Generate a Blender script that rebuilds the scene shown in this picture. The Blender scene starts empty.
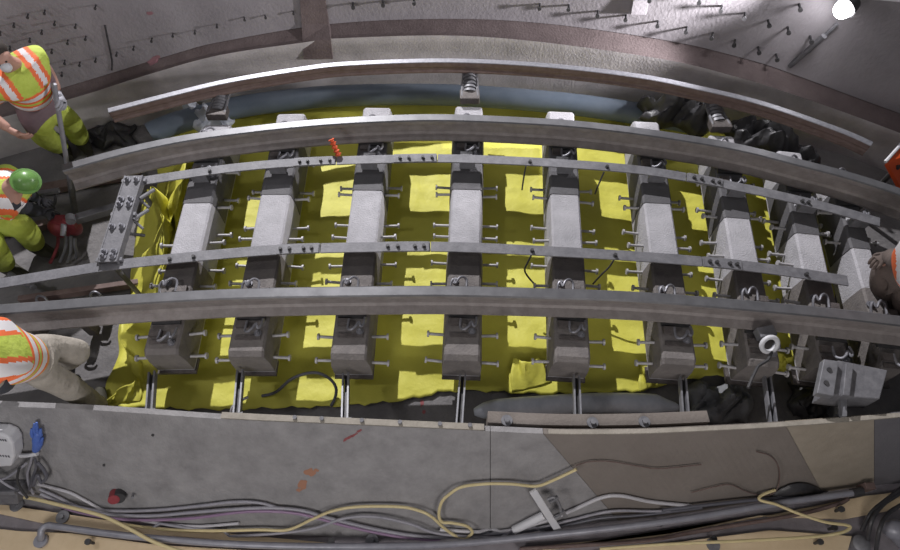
import bpy, bmesh, math, random
from mathutils import Vector as V, Matrix
from mathutils.bvhtree import BVHTree
random.seed(7)
SC = bpy.context.scene
COL = SC.collection
# ------------------------------------------------------------------ camera
PITCH = math.radians(58.6); FOC = 600.0; CH = 3.05
SN, CS = math.sin(PITCH), math.cos(PITCH)
def ray(px, py):
    u = (px-450)/FOC; v = (275-py)/FOC
    return V((u, CS+v*SN, -SN+v*CS))
def W(px, py, z):
    d = ray(px, py); t = (z-CH)/d.z
    return V((d.x*t, d.y*t, z))
def WY(px, py, y):
    d = ray(px, py); t = y/d.y
    return V((d.x*t, y, CH+d.z*t))
cam = bpy.data.cameras.new('camera'); cam.sensor_width = 36; cam.lens = 24; cam.clip_start = .02
co = bpy.data.objects.new('camera', cam); COL.objects.link(co)
co.location = (0, 0, CH); co.rotation_euler = (math.pi/2-PITCH, 0, 0)
SC.camera = co
SC.view_settings.view_transform = 'Standard'
SC.view_settings.look = 'None'; SC.view_settings.gamma = 1; SC.view_settings.use_curve_mapping = False
SC.view_settings.exposure = 0.0

# ------------------------------------------------------------------ materials
MATS = {}
def mat(name, col, rough=.7, metal=0.0, col2=None, scale=6.0, bump=0.0, bscale=60.0, amount=.5, emit=None, strength=1, detail=6, coat=0):
    if name in MATS: return MATS[name]
    m = bpy.data.materials.new(name); m.use_nodes = True
    nt = m.node_tree; b = nt.nodes['Principled BSDF']
    b.inputs['Roughness'].default_value = rough; b.inputs['Metallic'].default_value = metal
    if coat: b.inputs['Coat Weight'].default_value = coat
    tc = nt.nodes.new('ShaderNodeNewGeometry')
    if col2 is not None:
        n = nt.nodes.new('ShaderNodeTexNoise'); n.inputs['Scale'].default_value = scale; n.inputs['Detail'].default_value = detail
        n.inputs['Roughness'].default_value = .65
        nt.links.new(tc.outputs['Position'], n.inputs['Vector'])
        r = nt.nodes.new('ShaderNodeValToRGB')
        r.color_ramp.elements[0].position = .5-amount/2; r.color_ramp.elements[1].position = .5+amount/2
        r.color_ramp.elements[0].color = (*col, 1); r.color_ramp.elements[1].color = (*col2, 1)
        nt.links.new(n.outputs['Fac'], r.inputs['Fac']); nt.links.new(r.outputs['Color'], b.inputs['Base Color'])
    else:
        b.inputs['Base Color'].default_value = (*col, 1)
    if bump:
        n2 = nt.nodes.new('ShaderNodeTexNoise'); n2.inputs['Scale'].default_value = bscale; n2.inputs['Detail'].default_value = 5
        nt.links.new(tc.outputs['Position'], n2.inputs['Vector'])
        bp = nt.nodes.new('ShaderNodeBump'); bp.inputs['Strength'].default_value = bump; bp.inputs['Distance'].default_value = .02
        nt.links.new(n2.outputs['Fac'], bp.inputs['Height']); nt.links.new(bp.outputs['Normal'], b.inputs['Normal'])
    if emit:
        b.inputs['Emission Color'].default_value = (*emit, 1); b.inputs['Emission Strength'].default_value = strength
    MATS[name] = m; return m
M_TIE = mat('tie_concrete', (.32,.315,.335), .85, 0, (.46,.45,.48), 9, .35, 90, .5)
M_BOOTN = mat('dirty_boot', (.11,.10,.10), .8, 0, (.21,.19,.18), 11, .3, 70, .6)
M_BOOTF = mat('dark_boot_rubber', (.08,.078,.085), .75, 0, (.115,.112,.12), 12, .2, 70)
M_TIEDIRT = mat('dirty_steel', (.07,.062,.06), .6, .3, (.16,.14,.135), 30, .3, 120)
M_RAIL = mat('rail_steel', (.20,.175,.17), .55, .15, (.33,.30,.29), 14, .15, 60)
M_RAILTOP = mat('rail_running_surface', (.10,.10,.108), .45, .4, (.17,.17,.18), 10)
M_ZINC = mat('zinc_steel', (.10,.10,.112), .6, .1, (.20,.197,.212), 18, .12, 80)
M_STUD = mat('pale_stud_steel', (.36,.35,.36), .5, .1, (.5,.49,.5), 30)
M_ZINC2 = mat('bright_zinc', (.14,.14,.152), .5, .25, (.24,.24,.26), 25)
M_DARK = mat('black_iron', (.03,.03,.034), .55, .2, (.07,.068,.07), 30)
M_CLIP = mat('clip_steel', (.16,.16,.18), .45, .4, (.30,.30,.33), 40)
M_SHEET = mat('yellow_membrane', (.56,.53,.07), .62, 0, (.66,.63,.10), 4, .35, 14, .5)
M_FLOOR = mat('dark_invert', (.11,.105,.108), .9, 0, (.21,.20,.20), 3.5, .5, 25)
M_FAR = mat('lining_concrete', (.20,.185,.20), .85, 0, (.31,.29,.31), 2.6, .3, 40, .6)
M_FACE = mat('bench_concrete', (.34,.32,.33), .85, 0, (.56,.53,.54), 7, .2, 60, .6)
M_BAND = mat('brown_band_concrete', (.10,.075,.075), .85, 0, (.19,.15,.15), 6, .3, 60, .6)  # brown-toned concrete for the recessed band and the rib
M_WALL = mat('wall_concrete', (.17,.163,.168), .85, 0, (.34,.33,.335), 7, .3, 60, .62, detail=10)
M_WALLB = mat('brown_shaded_wall', (.15,.128,.114), .85, 0, (.21,.185,.168), 3, .2, 50, .6)  # wall concrete with lamp shade put into its colour; the waler reuses it
M_WALLP = mat('beige_lit_wall', (.26,.225,.18), .8, 0, (.34,.295,.24), 7, .15, 40, .5)  # same wall, pool of light painted into the colour
M_WALLV = mat('violet_shaded_wall', (.11,.105,.118), .85, 0, (.15,.145,.158), 4, .2, 50, .6)  # same wall, shade at the right end painted into the colour
M_CAPST = mat('pale_ledge', (.22,.20,.17), .85, 0, (.34,.31,.27), 12, .2, 60)
M_PIPE = mat('blue_grey_pipe', (.095,.125,.165), .45, .0, (.145,.175,.215), 5, .05, 30)
M_BLACKPL = mat('black_plastic', (.022,.022,.025), .42, 0, (.06,.058,.062), 8, .3, 20)
M_BAG = mat('dull_dark_bag', (.12,.122,.13), .75, 0, (.20,.205,.215), 7, .4, 22)
M_GREYPL = mat('grey_plastic', (.36,.39,.45), .4, 0, (.56,.58,.63), 10, .3, 18)
M_PLY = mat('plywood', (.56,.43,.27), .75, 0, (.70,.56,.38), 7, .1, 60, .6)
M_DECK = mat('deck_sheet', (.17,.155,.17), .75, 0, (.25,.23,.25), 9, .2, 40)
M_COND = mat('conduit_steel', (.20,.20,.235), .4, .15, (.31,.31,.35), 12)
M_CABG = mat('grey_cable', (.24,.235,.27), .5, 0, (.34,.33,.37), 20)
M_CABP = mat('purple_cable', (.26,.17,.27), .5)
M_CABW = mat('pale_cable', (.48,.47,.5), .5)
M_CABD = mat('dark_cable', (.10,.10,.12), .5)
M_CORD = mat('extension_lead', (.55,.46,.24), .55, 0, (.66,.56,.32), 20)
M_WHITE = mat('white_plastic', (.52,.52,.55), .5, 0, (.62,.62,.65), 9)
M_BLUE = mat('blue_nitrile', (.05,.10,.36), .5, 0, (.09,.17,.5), 20)
M_RED = mat('red_paint', (.17,.02,.03), .55, 0, (.30,.05,.06), 25)
M_ORNG = mat('orange_rag', (.5,.06,.02), .7, 0, (.75,.14,.05), 30)
M_LIME = mat('lime_cloth', (.40,.50,.06), .8, 0, (.54,.64,.12), 14, .4, 30)
M_LIMEP = mat('lime_trousers', (.34,.41,.04), .85, 0, (.50,.58,.12), 9, .5, 24)
M_HVO = mat('hivis_orange', (.80,.16,.05), .7)
M_SILV = mat('reflective_silver', (.72,.70,.72), .4)
M_SKIN = mat('skin', (.42,.24,.19), .6)
M_GLOVE = mat('grey_glove', (.28,.28,.32), .8, 0, (.4,.4,.44), 30)
M_GLOVED = mat('dark_glove', (.05,.05,.06), .8)
M_SHIRT = mat('maroon_grey_shirt', (.16,.11,.13), .85, 0, (.22,.16,.18), 14)
M_SHIRTD = mat('dark_shirt', (.035,.038,.05), .85)
M_KHAKI = mat('khaki_cloth', (.26,.235,.20), .9, 0, (.40,.365,.32), 10, .6, 28)
M_BROWN = mat('brown_cloth', (.085,.066,.058), .9, 0, (.13,.10,.088), 10, .5, 28)
M_BOOT = mat('dark_boot', (.045,.042,.03), .8)
M_HAT = mat('green_hard_hat', (.13,.27,.07), .35, 0, None)
M_HAIR = mat('dark_hair', (.03,.022,.018), .8)
M_ORP = mat('orange_plastic', (.75,.10,.02), .5)
M_LAMP = mat('lit_lens', (1,1,1), .5, 0, None, emit=(1,.98,1), strength=60)
M_PAINTR = mat('red_spray_paint', (.24,.07,.075), .8)
M_PAINTP = mat('pink_spray_paint', (.26,.13,.15), .8)
M_PAINTO = mat('orange_spray_paint', (.34,.17,.11), .8)
M_INK = mat('dark_print', (.06,.06,.08), .7)
M_RUST = mat('rust_steel', (.11,.07,.06), .7, .2, (.19,.14,.13), 20)

# ------------------------------------------------------------------ mesh helpers
class MB:
    def __init__(s): s.v=[]; s.f=[]; s.mi=[]
    def add(s, vs, fs, mi=0):
        o=len(s.v); s.v += [V(p) for p in vs]; s.f += [tuple(i+o for i in f) for f in fs]; s.mi += [mi]*len(fs)
    def box(s, c, ax, ay, az, mi=0):           # half axes
        c=V(c); ax=V(ax); ay=V(ay); az=V(az)
        vs=[c+ax*i+ay*j+az*k for k in (-1,1) for j in (-1,1) for i in (-1,1)]
        s.add(vs, [(0,2,3,1),(4,5,7,6),(0,1,5,4),(2,6,7,3),(0,4,6,2),(1,3,7,5)], mi)
    def cyl(s, a, b, r0, r1=None, n=14, mi=0):
        a=V(a); b=V(b); r1=r0 if r1 is None else r1
        d=(b-a).normalized(); u=d.orthogonal().normalized(); w=d.cross(u)
        vs=[]
        for p,r in ((a,r0),(b,r1)):
            for i in range(n):
                t=2*math.pi*i/n; vs.append(p+u*(r*math.cos(t))+w*(r*math.sin(t)))
        fs=[(i,(i+1)%n,n+(i+1)%n,n+i) for i in range(n)]+[tuple(range(n-1,-1,-1)),tuple(range(n,2*n))]
        s.add(vs, fs, mi)
    def tube(s, pts, r, n=10, mi=0):
        pts=[V(p) for p in pts]
        rs = r if isinstance(r,(list,tuple)) else [r]*len(pts)
        d0=(pts[1]-pts[0]).normalized(); u=d0.orthogonal().normalized(); vs=[]
        for k,p in enumerate(pts):
            d=(pts[min(k+1,len(pts)-1)]-pts[max(k-1,0)])
            if d.length<1e-9: d=d0
            d.normalize(); u=(u-d*u.dot(d))
            if u.length<1e-6: u=d.orthogonal()
            u.normalize(); w=d.cross(u)
            for i in range(n):
                t=2*math.pi*i/n; vs.append(p+u*(rs[k]*math.cos(t))+w*(rs[k]*math.sin(t)))
        fs=[]
        for k in range(len(pts)-1):
            for i in range(n):
                fs.append((k*n+i,k*n+(i+1)%n,(k+1)*n+(i+1)%n,(k+1)*n+i))
        fs += [tuple(range(n-1,-1,-1)), tuple(range((len(pts)-1)*n,len(pts)*n))]
        s.add(vs, fs, mi)
    def sweep(s, pts, prof, closed=True, mi=0, mif=None):   # prof: (lateral, z) ; lateral + is to the far side
        pts=[V(p) for p in pts]; m=len(prof); vs=[]
        for k,p in enumerate(pts):
            d=(pts[min(k+1,len(pts)-1)]-pts[max(k-1,0)]); d.z=0; d.normalize()
            lat=V((-d.y,d.x,0))
            for a,z in prof: vs.append(p+lat*a+V((0,0,z)))
        fs=[]; o=len(s.f)
        for k in range(len(pts)-1):
            for i in range(m if closed else m-1):
                fs.append((k*m+i,k*m+(i+1)%m,(k+1)*m+(i+1)%m,(k+1)*m+i))
        ids=[mi if mif is None else mif.get(i,mi) for k in range(len(pts)-1) for i in range(m if closed else m-1)]
        if closed:
            fs += [tuple(range(m-1,-1,-1)), tuple(range((len(pts)-1)*m,len(pts)*m))]; ids += [mi,mi]
        s.add(vs, fs); s.mi[o:]=ids
    def sph(s, c, r, nu=16, nv=10, mi=0, top=None):
        c=V(c); r = r if isinstance(r,(tuple,list)) else (r,r,r)
        vs=[];fs=[]
        for j in range(nv+1):
            ph=math.pi*j/nv
            for i in range(nu):
                t=2*math.pi*i/nu
                vs.append(c+V((r[0]*math.sin(ph)*math.cos(t), r[1]*math.sin(ph)*math.sin(t), r[2]*math.cos(ph))))
        for j in range(nv):
            for i in range(nu): fs.append((j*nu+i,(j+1)*nu+i,(j+1)*nu+(i+1)%nu,j*nu+(i+1)%nu))
        s.add(vs,fs,mi)
    def slab(s, top, th, mi=0):                # polygon (list of 3D, any orientation) extruded down by th
        n=len(top); top=[V(p) for p in top]
        dn = th if isinstance(th, V) else V((0,0,-th))
        vs=top+[p+dn for p in top]
        s.add(vs,[tuple(range(n)),tuple(range(2*n-1,n-1,-1))]+[(i,n+i,n+(i+1)%n,(i+1)%n) for i in range(n)],mi)
    def build(s, name, mats, parent=None, smooth=False, bevel=0):
        if not isinstance(mats,(list,tuple)): mats=[mats]
        org = V((0,0,0))
        if parent is not None:
            q=parent
            while q is not None: org += q.location; q=q.parent
        me=bpy.data.meshes.new(name)
        me.from_pydata([p-org for p in s.v],[],s.f)
        for m in mats: me.materials.append(m)
        me.polygons.foreach_set('material_index', s.mi)
        bm=bmesh.new(); bm.from_mesh(me); bmesh.ops.remove_doubles(bm,verts=bm.verts,dist=1e-6); bmesh.ops.recalc_face_normals(bm,faces=bm.faces); bm.to_mesh(me); bm.free()
        if smooth:
            me.polygons.foreach_set('use_smooth',[True]*len(me.polygons))
            try: me.set_sharp_from_angle(angle=math.radians(40))
            except Exception: pass
        me.update()
        o=bpy.data.objects.new(name,me); COL.objects.link(o)
        if parent is not None: o.parent=parent
        if bevel:
            b=o.modifiers.new('bevel','BEVEL'); b.width=bevel; b.segments=2; b.limit_method='ANGLE'
        return o
def tag(o,label=None,cat=None,group=None,kind=None):
    if label: o['label']=label
    if cat: o['category']=cat
    if group: o['group']=group
    if kind: o['kind']=kind
    return o
def empty(name,loc,label=None,cat=None,group=None):
    o=bpy.data.objects.new(name,None); o.empty_display_size=.1; COL.objects.link(o); o.location=V(loc)
    return tag(o,label,cat,group)
def inst(me,name,parent,mtx):                  # part sharing a mesh
    o=bpy.data.objects.new(name,me); COL.objects.link(o)
    org=V((0,0,0)); q=parent
    while q is not None: org += q.location; q=q.parent
    o.parent=parent; m=mtx.copy(); m.translation=m.translation-org; o.matrix_local=m
    return o
def mesh_only(mb,mats,smooth=True):
    o=mb.build('tmp',mats,None,smooth); me=o.data; bpy.data.objects.remove(o); return me
def frame(x,y,z,loc):
    m=Matrix.Identity(4)
    for i,a in enumerate((x,y,z)):
        for j in range(3): m[j][i]=a[j]
    m.translation=V(loc); return m
def cr(pts,n=6):                               # catmull-rom through tuples
    out=[]; P=[tuple(p) for p in pts]
    for k in range(len(P)-1):
        p0=P[max(k-1,0)];p1=P[k];p2=P[k+1];p3=P[min(k+2,len(P)-1)]
        for i in range(n):
            t=i/n
            out.append(tuple(.5*((2*b)+(-a+c)*t+(2*a-5*b+4*c-d)*t*t+(-a+3*b-3*c+d)*t**3) for a,b,c,d in zip(p0,p1,p2,p3)))
    out.append(P[-1]); return out
def yat(line,x):
    for (a,b),(c,d) in zip(line,line[1:]):
        if a<=x<=c: return b+(d-b)*(x-a)/(c-a)
    return line[0][1] if x<line[0][0] else line[-1][1]
def pathpx(line,z,n=6): return [W(x,y,z) for x,y in cr(line,n)]
def sub(line,x0,x1,n=24):
    L=cr(line,8); return [(x0+(x1-x0)*i/n, yat(L,x0+(x1-x0)*i/n)) for i in range(n+1)]

# ------------------------------------------------------------------ setting
UR=[(62,167.5),(120,151.5),(172,140),(220,132.5),(300,123.5),(375,118.5),(450,117),(550,121.5),(610,127),(670,135),(740,147),(800,162),(850,175),(900,191),(960,213)]
LR=[(-90,317),(-60,314),(0,309),(60,304.5),(115,300),(170,296.5),(230,293.5),(300,291.8),(375,290.8),(450,290.5),(550,293),(610,295),(670,298.5),(760,306),(830,312.5),(900,320.5),(960,328)]
TR=[(108,110.5),(176,93),(230,80.5),(300,69),(350,63.5),(450,60.5),(550,65.5),(640,76),(700,88),(765,104),(840,130),(872,144)]
L2=[(-60,134),(0,118),(77,97),(150,74),(220,55),(307,42),(335,38.5),(450,35.5),(550,43),(670,60.5),(740,78),(780,90),(860,118),(960,156)]
L3=[(-60,120),(0,104),(62,88),(174,54),(220,42),(330,24),(450,18.8),(550,24),(670,41),(750,60),(790,73),(860,99),(960,135)]
WT=[(-60,402),(0,406),(100,410.5),(230,419.5),(350,425),(485,431),(560,434),(640,433.5),(700,431),(760,428),(830,423),(900,417),(960,411)]
WB=[(-60,494),(0,500),(60,509),(130,520),(230,531),(350,537),(450,536),(550,527),(670,515),(770,500),(860,487),(900,483),(960,476)]

m=MB(); m.slab([V((-5,1.13,-.62)),V((5,1.13,-.62)),V((5,5,-.62)),V((-5,5,-.62))],.1)
fl=m.build('floor',M_FLOOR); tag(fl,kind='structure')

def strip(lines,name,mt,parent=None):
    m=MB(); k=len(lines[0]); vs=[p for l in lines for p in l]; fs=[]
    for j in range(len(lines)-1):
        for i in range(k-1): fs.append((j*k+i,j*k+i+1,(j+1)*k+i+1,(j+1)*k+i))
    m.add(vs,fs); return m
xs=[-60+i*(1020/120) for i in range(121)]
def linew(L,z,dy=0): 
    C=cr(L,8); return [W(x,yat(C,x)+dy,z) for x in xs]
def sm(t): t=max(0,min(1,t)); return t*t*(3-2*t)
def zoff(x): return -.22*max(sm((240-x)/200),sm((x-720)/160))
def linez(L,z0):
    C=cr(L,8); return [W(x,yat(C,x),z0+zoff(x)) for x in xs]
b2=linez(L2,-.05); b3=linez(L3,.0)
b1=[V((p.x,p.y-.015,-.3)) for p in b2]; b0=[V((p.x,p.y,-.62)) for p in b1]
# outward direction for the lining = horizontal normal of b3
def offs(L,d,dz):
    out=[]
    for k,p in enumerate(L):
        t=L[min(k+1,len(L)-1)]-L[max(k-1,0)]; t.z=0; t.normalize(); n=V((-t.y,t.x,0))
        out.append(p+n*d+V((0,0,dz)))
    return out
bf=strip([b0,b1,b2],'',None).build('wall_bench',M_FACE,None,True); tag(bf,kind='structure')
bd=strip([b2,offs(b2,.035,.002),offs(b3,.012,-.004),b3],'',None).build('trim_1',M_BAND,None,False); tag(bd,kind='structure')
ln_lines=[b3,offs(b3,.012,.05),[p+V((0,0,.025*p.x*p.x)) for p in offs(b3,.03,.15)],[p+V((0,0,.05*p.x*p.x)) for p in offs(b3,.05,.27)],[p+V((0,0,.05*p.x*p.x)) for p in offs(b3,.30,.28)],offs(b3,.30,-.6)]
ln=strip(ln_lines,'',None).build('wall_lining',M_FAR,None,True); tag(ln,kind='structure')

# near wall: battered face, pale ledge on top
def wallseg(name,x0,x1,mt,x1b=None,x0b=None,n=30):
    T=cr(WT,8);B=cr(WB,8)
    x0b=x0 if x0b is None else x0b; x1b=x1 if x1b is None else x1b
    tf=[W(x0+(x1-x0)*i/n,yat(T,x0+(x1-x0)*i/n),-.2) for i in range(n+1)]
    bt=[W(x0b+(x1b-x0b)*i/n,yat(B,x0b+(x1b-x0b)*i/n),-.93) for i in range(n+1)]
    ti=[p+V((0,.03,0)) for p in tf]; bi=[V((p.x,p.y,-.93)) for p in ti]
    m=MB(); k=n+1
    L=[bt,tf,ti,bi]; vs=[p for l in L for p in l]; fs=[]
    for j in range(4):
        for i in range(n): fs.append((j*k+i,j*k+i+1,((j+1)%4)*k+i+1,((j+1)%4)*k+i))
    fs += [tuple(j*k for j in range(4)), tuple(j*k+n for j in (3,2,1,0))]
    m.add(vs,fs); o=m.build(name,mt,None,False); tag(o,kind='structure'); return o
w1=wallseg('wall_near_1',-60,490,M_WALL)
w2=wallseg('wall_near_2',490.6,543,M_WALL,x1b=618,x0b=490.6)
w3=wallseg('wall_near_3',543.4,786,M_WALLB,x1b=822,x0b=618.4)  # sections split along light edges, with lit and shaded tones painted in
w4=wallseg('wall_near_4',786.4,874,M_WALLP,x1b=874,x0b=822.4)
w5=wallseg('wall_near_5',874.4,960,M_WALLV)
m=MB(); m.slab([W(-80,470,-.93),W(980,440,-.93),W(1000,700,-.93),W(-100,700,-.93)],.06)
dk=m.build('floor_deck',M_DECK); tag(dk,kind='structure')

def bvh_of(objs):
    vs=[];fs=[]
    for o in objs:
        n=len(vs); vs += [v.co.copy() for v in o.data.vertices]; fs += [tuple(i+n for i in p.vertices) for p in o.data.polygons]
    return BVHTree.FromPolygons(vs,fs)
BW=bvh_of([w1,w2,w3,w4,w5,dk]); BL=bvh_of([bf,bd,ln,fl])
def hit(b,px,py,off=0,want_n=False):
    d=ray(px,py).normalized()
    p,n,i,dist=b.ray_cast(V((0,0,CH)),d)
    if p is None: p=W(px,py,-.9); n=V((0,0,1))
    if n.dot(d)>0: n=-n
    p = p+n*off
    return (p,n) if want_n else p
def S(px,py,off=0): return hit(BW,px,py,off)
def blob_mark(px,py,rx,ry,rot,b,mt,parent,seed):
    random.seed(seed); p,n=hit(b,px,py,.0015,True)
    pts=[]
    for i in range(14):
        t=2*math.pi*i/14; k=.65+.5*random.random(); x=rx*k*math.cos(t); y=ry*k*math.sin(t)
        X=x*math.cos(rot)-y*math.sin(rot); Y=x*math.sin(rot)+y*math.cos(rot)
        pts.append(hit(b,px+X,py+Y,.0015))
    m=MB(); m.add(pts,[tuple(range(14))]); return m.build('paint_mark',mt,parent)
for k,(x,y,rx,ry,r) in enumerate([(346,439,4,1.4,-.7),(350,437,4,1.4,-.6),(354,435,4,1.3,-.5),(359,431,4,1.2,-.5)]): blob_mark(x,y,rx,ry,r,BW,M_PAINTR,w1,k)
for k,(x,y,rx,ry,r) in enumerate([(310,472,6,4,.1),(303,484,5,6,.4),(299,490,3,2,0),(316,470,3,2,0)]): blob_mark(x,y,rx,ry,r,BW,M_PAINTO,w1,20+k)
for k,(x,y,rx,ry,r) in enumerate([(422,403,2,4,.1),(424,412,2,2,.1)]): blob_mark(x,y,rx,ry,r,BL,M_PAINTR,fl,40+k)
for k,(x,y,rx,ry,r) in enumerate([(153,61,7,4,-.4),(158,57,3,2,0),(150,13,4,2,0)]): blob_mark(x,y,rx,ry,r,BL,M_PAINTP,ln,50+k)
# tie holes in wall
for k,(x,y) in enumerate([(153,435),(104,465)]): blob_mark(x,y,1.6,1.6,0,BW,M_DARK,w1,60+k)

# dark rib added on lining to cast a shade edge at x ~ 322
m=MB()
a=[hit(BL,x,y,0,True) for x,y in ((333,58),(331,38),(329,22),(326,8),(323,-10),(320,-40))]
n0=V((0,-1,0))
L_=[];R_=[]
for x0,x1,y in ((304,333,57),(303,331,38),(302,329,22),(301,327,8),(300,324,-10),(298,321,-40)):
    L_.append(hit(BL,x0,y)); R_.append(hit(BL,x1,y))
lo=[p+V((0,-.025,0)) for p in L_]; ro=[p+V((0,-.025,0)) for p in R_]
k=len(L_); vs=[p+V((0,.05,0)) for p in L_]+lo+ro+[p+V((0,.05,0)) for p in R_]; fs=[]
for j in range(3):
    for i in range(k-1): fs.append((j*k+i,j*k+i+1,(j+1)*k+i+1,(j+1)*k+i))
fs += [(0,k,2*k,3*k),(k-1,4*k-1,3*k-1,2*k-1)]
m.add(vs,fs); o=m.build('trim_2',M_BAND); tag(o,kind='structure')

# ------------------------------------------------------------------ rails
HW=.036
PROF=[(-.07,-.168),(.07,-.168),(.07,-.157),(.022,-.142),(.009,-.128),(.009,-.052),(.033,-.040),(HW,-.032),(HW,-.008),(.028,-.001),(-.028,-.001),(-HW,-.008),(-HW,-.032),(-.033,-.040),(-.009,-.052),(-.009,-.128),(-.022,-.142),(-.07,-.157)]
def rail(line,label):
    m=MB(); p=pathpx(line,0,6); m.sweep(p,PROF,True,0,{8:1,9:1,10:1})
    o=m.build('running_rail',[M_RAIL,M_RAILTOP],None,False); tag(o,label,'rail','running rails'); return o
rail(UR,'steel running rail farther from the camera, alongside the pipe and under the third rail')
rail(LR,'steel running rail nearer the concrete wall, dirty and brown on its side')
m=MB(); p=pathpx(TR,0,6)
TP=[(-.022,-.10),(.022,-.10),(.022,-.088),(.012,-.078),(.012,-.055),(.028,-.04),(.028,-.004),(.024,0),(-.018,0),(-.022,-.004),(-.022,-.04),(-.012,-.055),(-.012,-.078),(-.022,-.088)]
m.sweep(p,TP,True,0,{6:1,7:1,8:1}); o=m.build('third_rail',[M_RUST,M_CLIP]); tag(o,'slim power rail with bright top running along the far bench, farthest rail from camera','rail')

# ------------------------------------------------------------------ ties
TIES=[((160,353),(217,123)),((245,355),(291,112)),((348,358),(377,106)),((462,359),(469,105)),((573,361),(561,110)),((680,363),(646,120)),((765,365),(722,134)),((836,366),(790,150)),((896,366),(838,168))]
TZ=-.19; TH=.26
m=MB(); m.cyl((0,0,-.01),(0,0,.105),.0095,n=10); m.cyl((0,0,.095),(0,0,.107),.020,n=12); ME_STUD=mesh_only(m,M_STUD)
m=MB(); m.cyl((0,0,0),(0,0,.008),.022,n=16); m.cyl((0,0,.008),(0,0,.026),.014,n=6); m.cyl((0,0,.026),(0,0,.036),.008,n=10); ME_BOLT=mesh_only(m,M_CLIP)
m=MB(); m.tube(cr([(-.045,.03,.012),(-.045,-.035,.02),(-.02,-.05,.035),(.005,-.03,.042),(.02,.0,.036),(.035,-.03,.036),(.05,-.005,.03),(.05,.04,.014)],5),.008,8); ME_CLIP=mesh_only(m,M_CLIP)
m=MB(); m.box((0,0,.014),(.035,0,0),(0,.02,0),(0,0,.014)); ME_SHO=mesh_only(m,M_TIEDIRT,False)
TOR=['leftmost concrete tie, standing at the crumpled edge of the yellow sheet','second concrete tie from the left, between leftmost tie and the orange rag','concrete tie just right of the orange rag, third from the left','middle concrete tie, in line with the tall insulator on the third rail','concrete tie immediately right of the middle one, fifth from the left','sixth concrete tie from the left, near end above the pale wrapped pipe','seventh concrete tie from the left, with a ring coupling lying on it','eighth concrete tie from the left, near end behind the grey steel box','rightmost concrete tie, dark, by the brown-clad kneeling person']
ref0=W(465,359,-.25).y; ref1=W(465,105,-.25).y
def tpar(y): return (W(465,y,-.25).y-ref0)/(ref1-ref0)
UPS=[tpar(y) for y in (151,188,230,276,331)]; LOS=[tpar(y) for y in (174,212,253,352)]
RU=pathpx(UR,0,6); RLp=pathpx(LR,0,6)
def cross2(path,a,d):                           # param along a+d*t where path crosses (xy)
    best=None
    for p,q in zip(path,path[1:]):
        e=q-p; den=d.x*e.y-d.y*e.x
        if abs(den)<1e-9: continue
        t=((p.x-a.x)*e.y-(p.y-a.y)*e.x)/den; s=((p.x-a.x)*d.y-(p.y-a.y)*d.x)/den
        if 0<=s<=1: best=t
    return best
TIEF=[]
PLA=pathpx([(-60,291),(0,283),(60,273),(120,264),(230,253),(300,248.5),(400,246.5),(465,247),(560,251.5),(650,257),(720,263),(780,270),(850,281),(930,294)],TZ); PUA=pathpx([(120,185),(140,181),(225,168.5),(300,162),(400,158.5),(465,158.5),(560,163),(650,171),(745,188),(820,205),(880,222),(930,236)],TZ)
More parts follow.
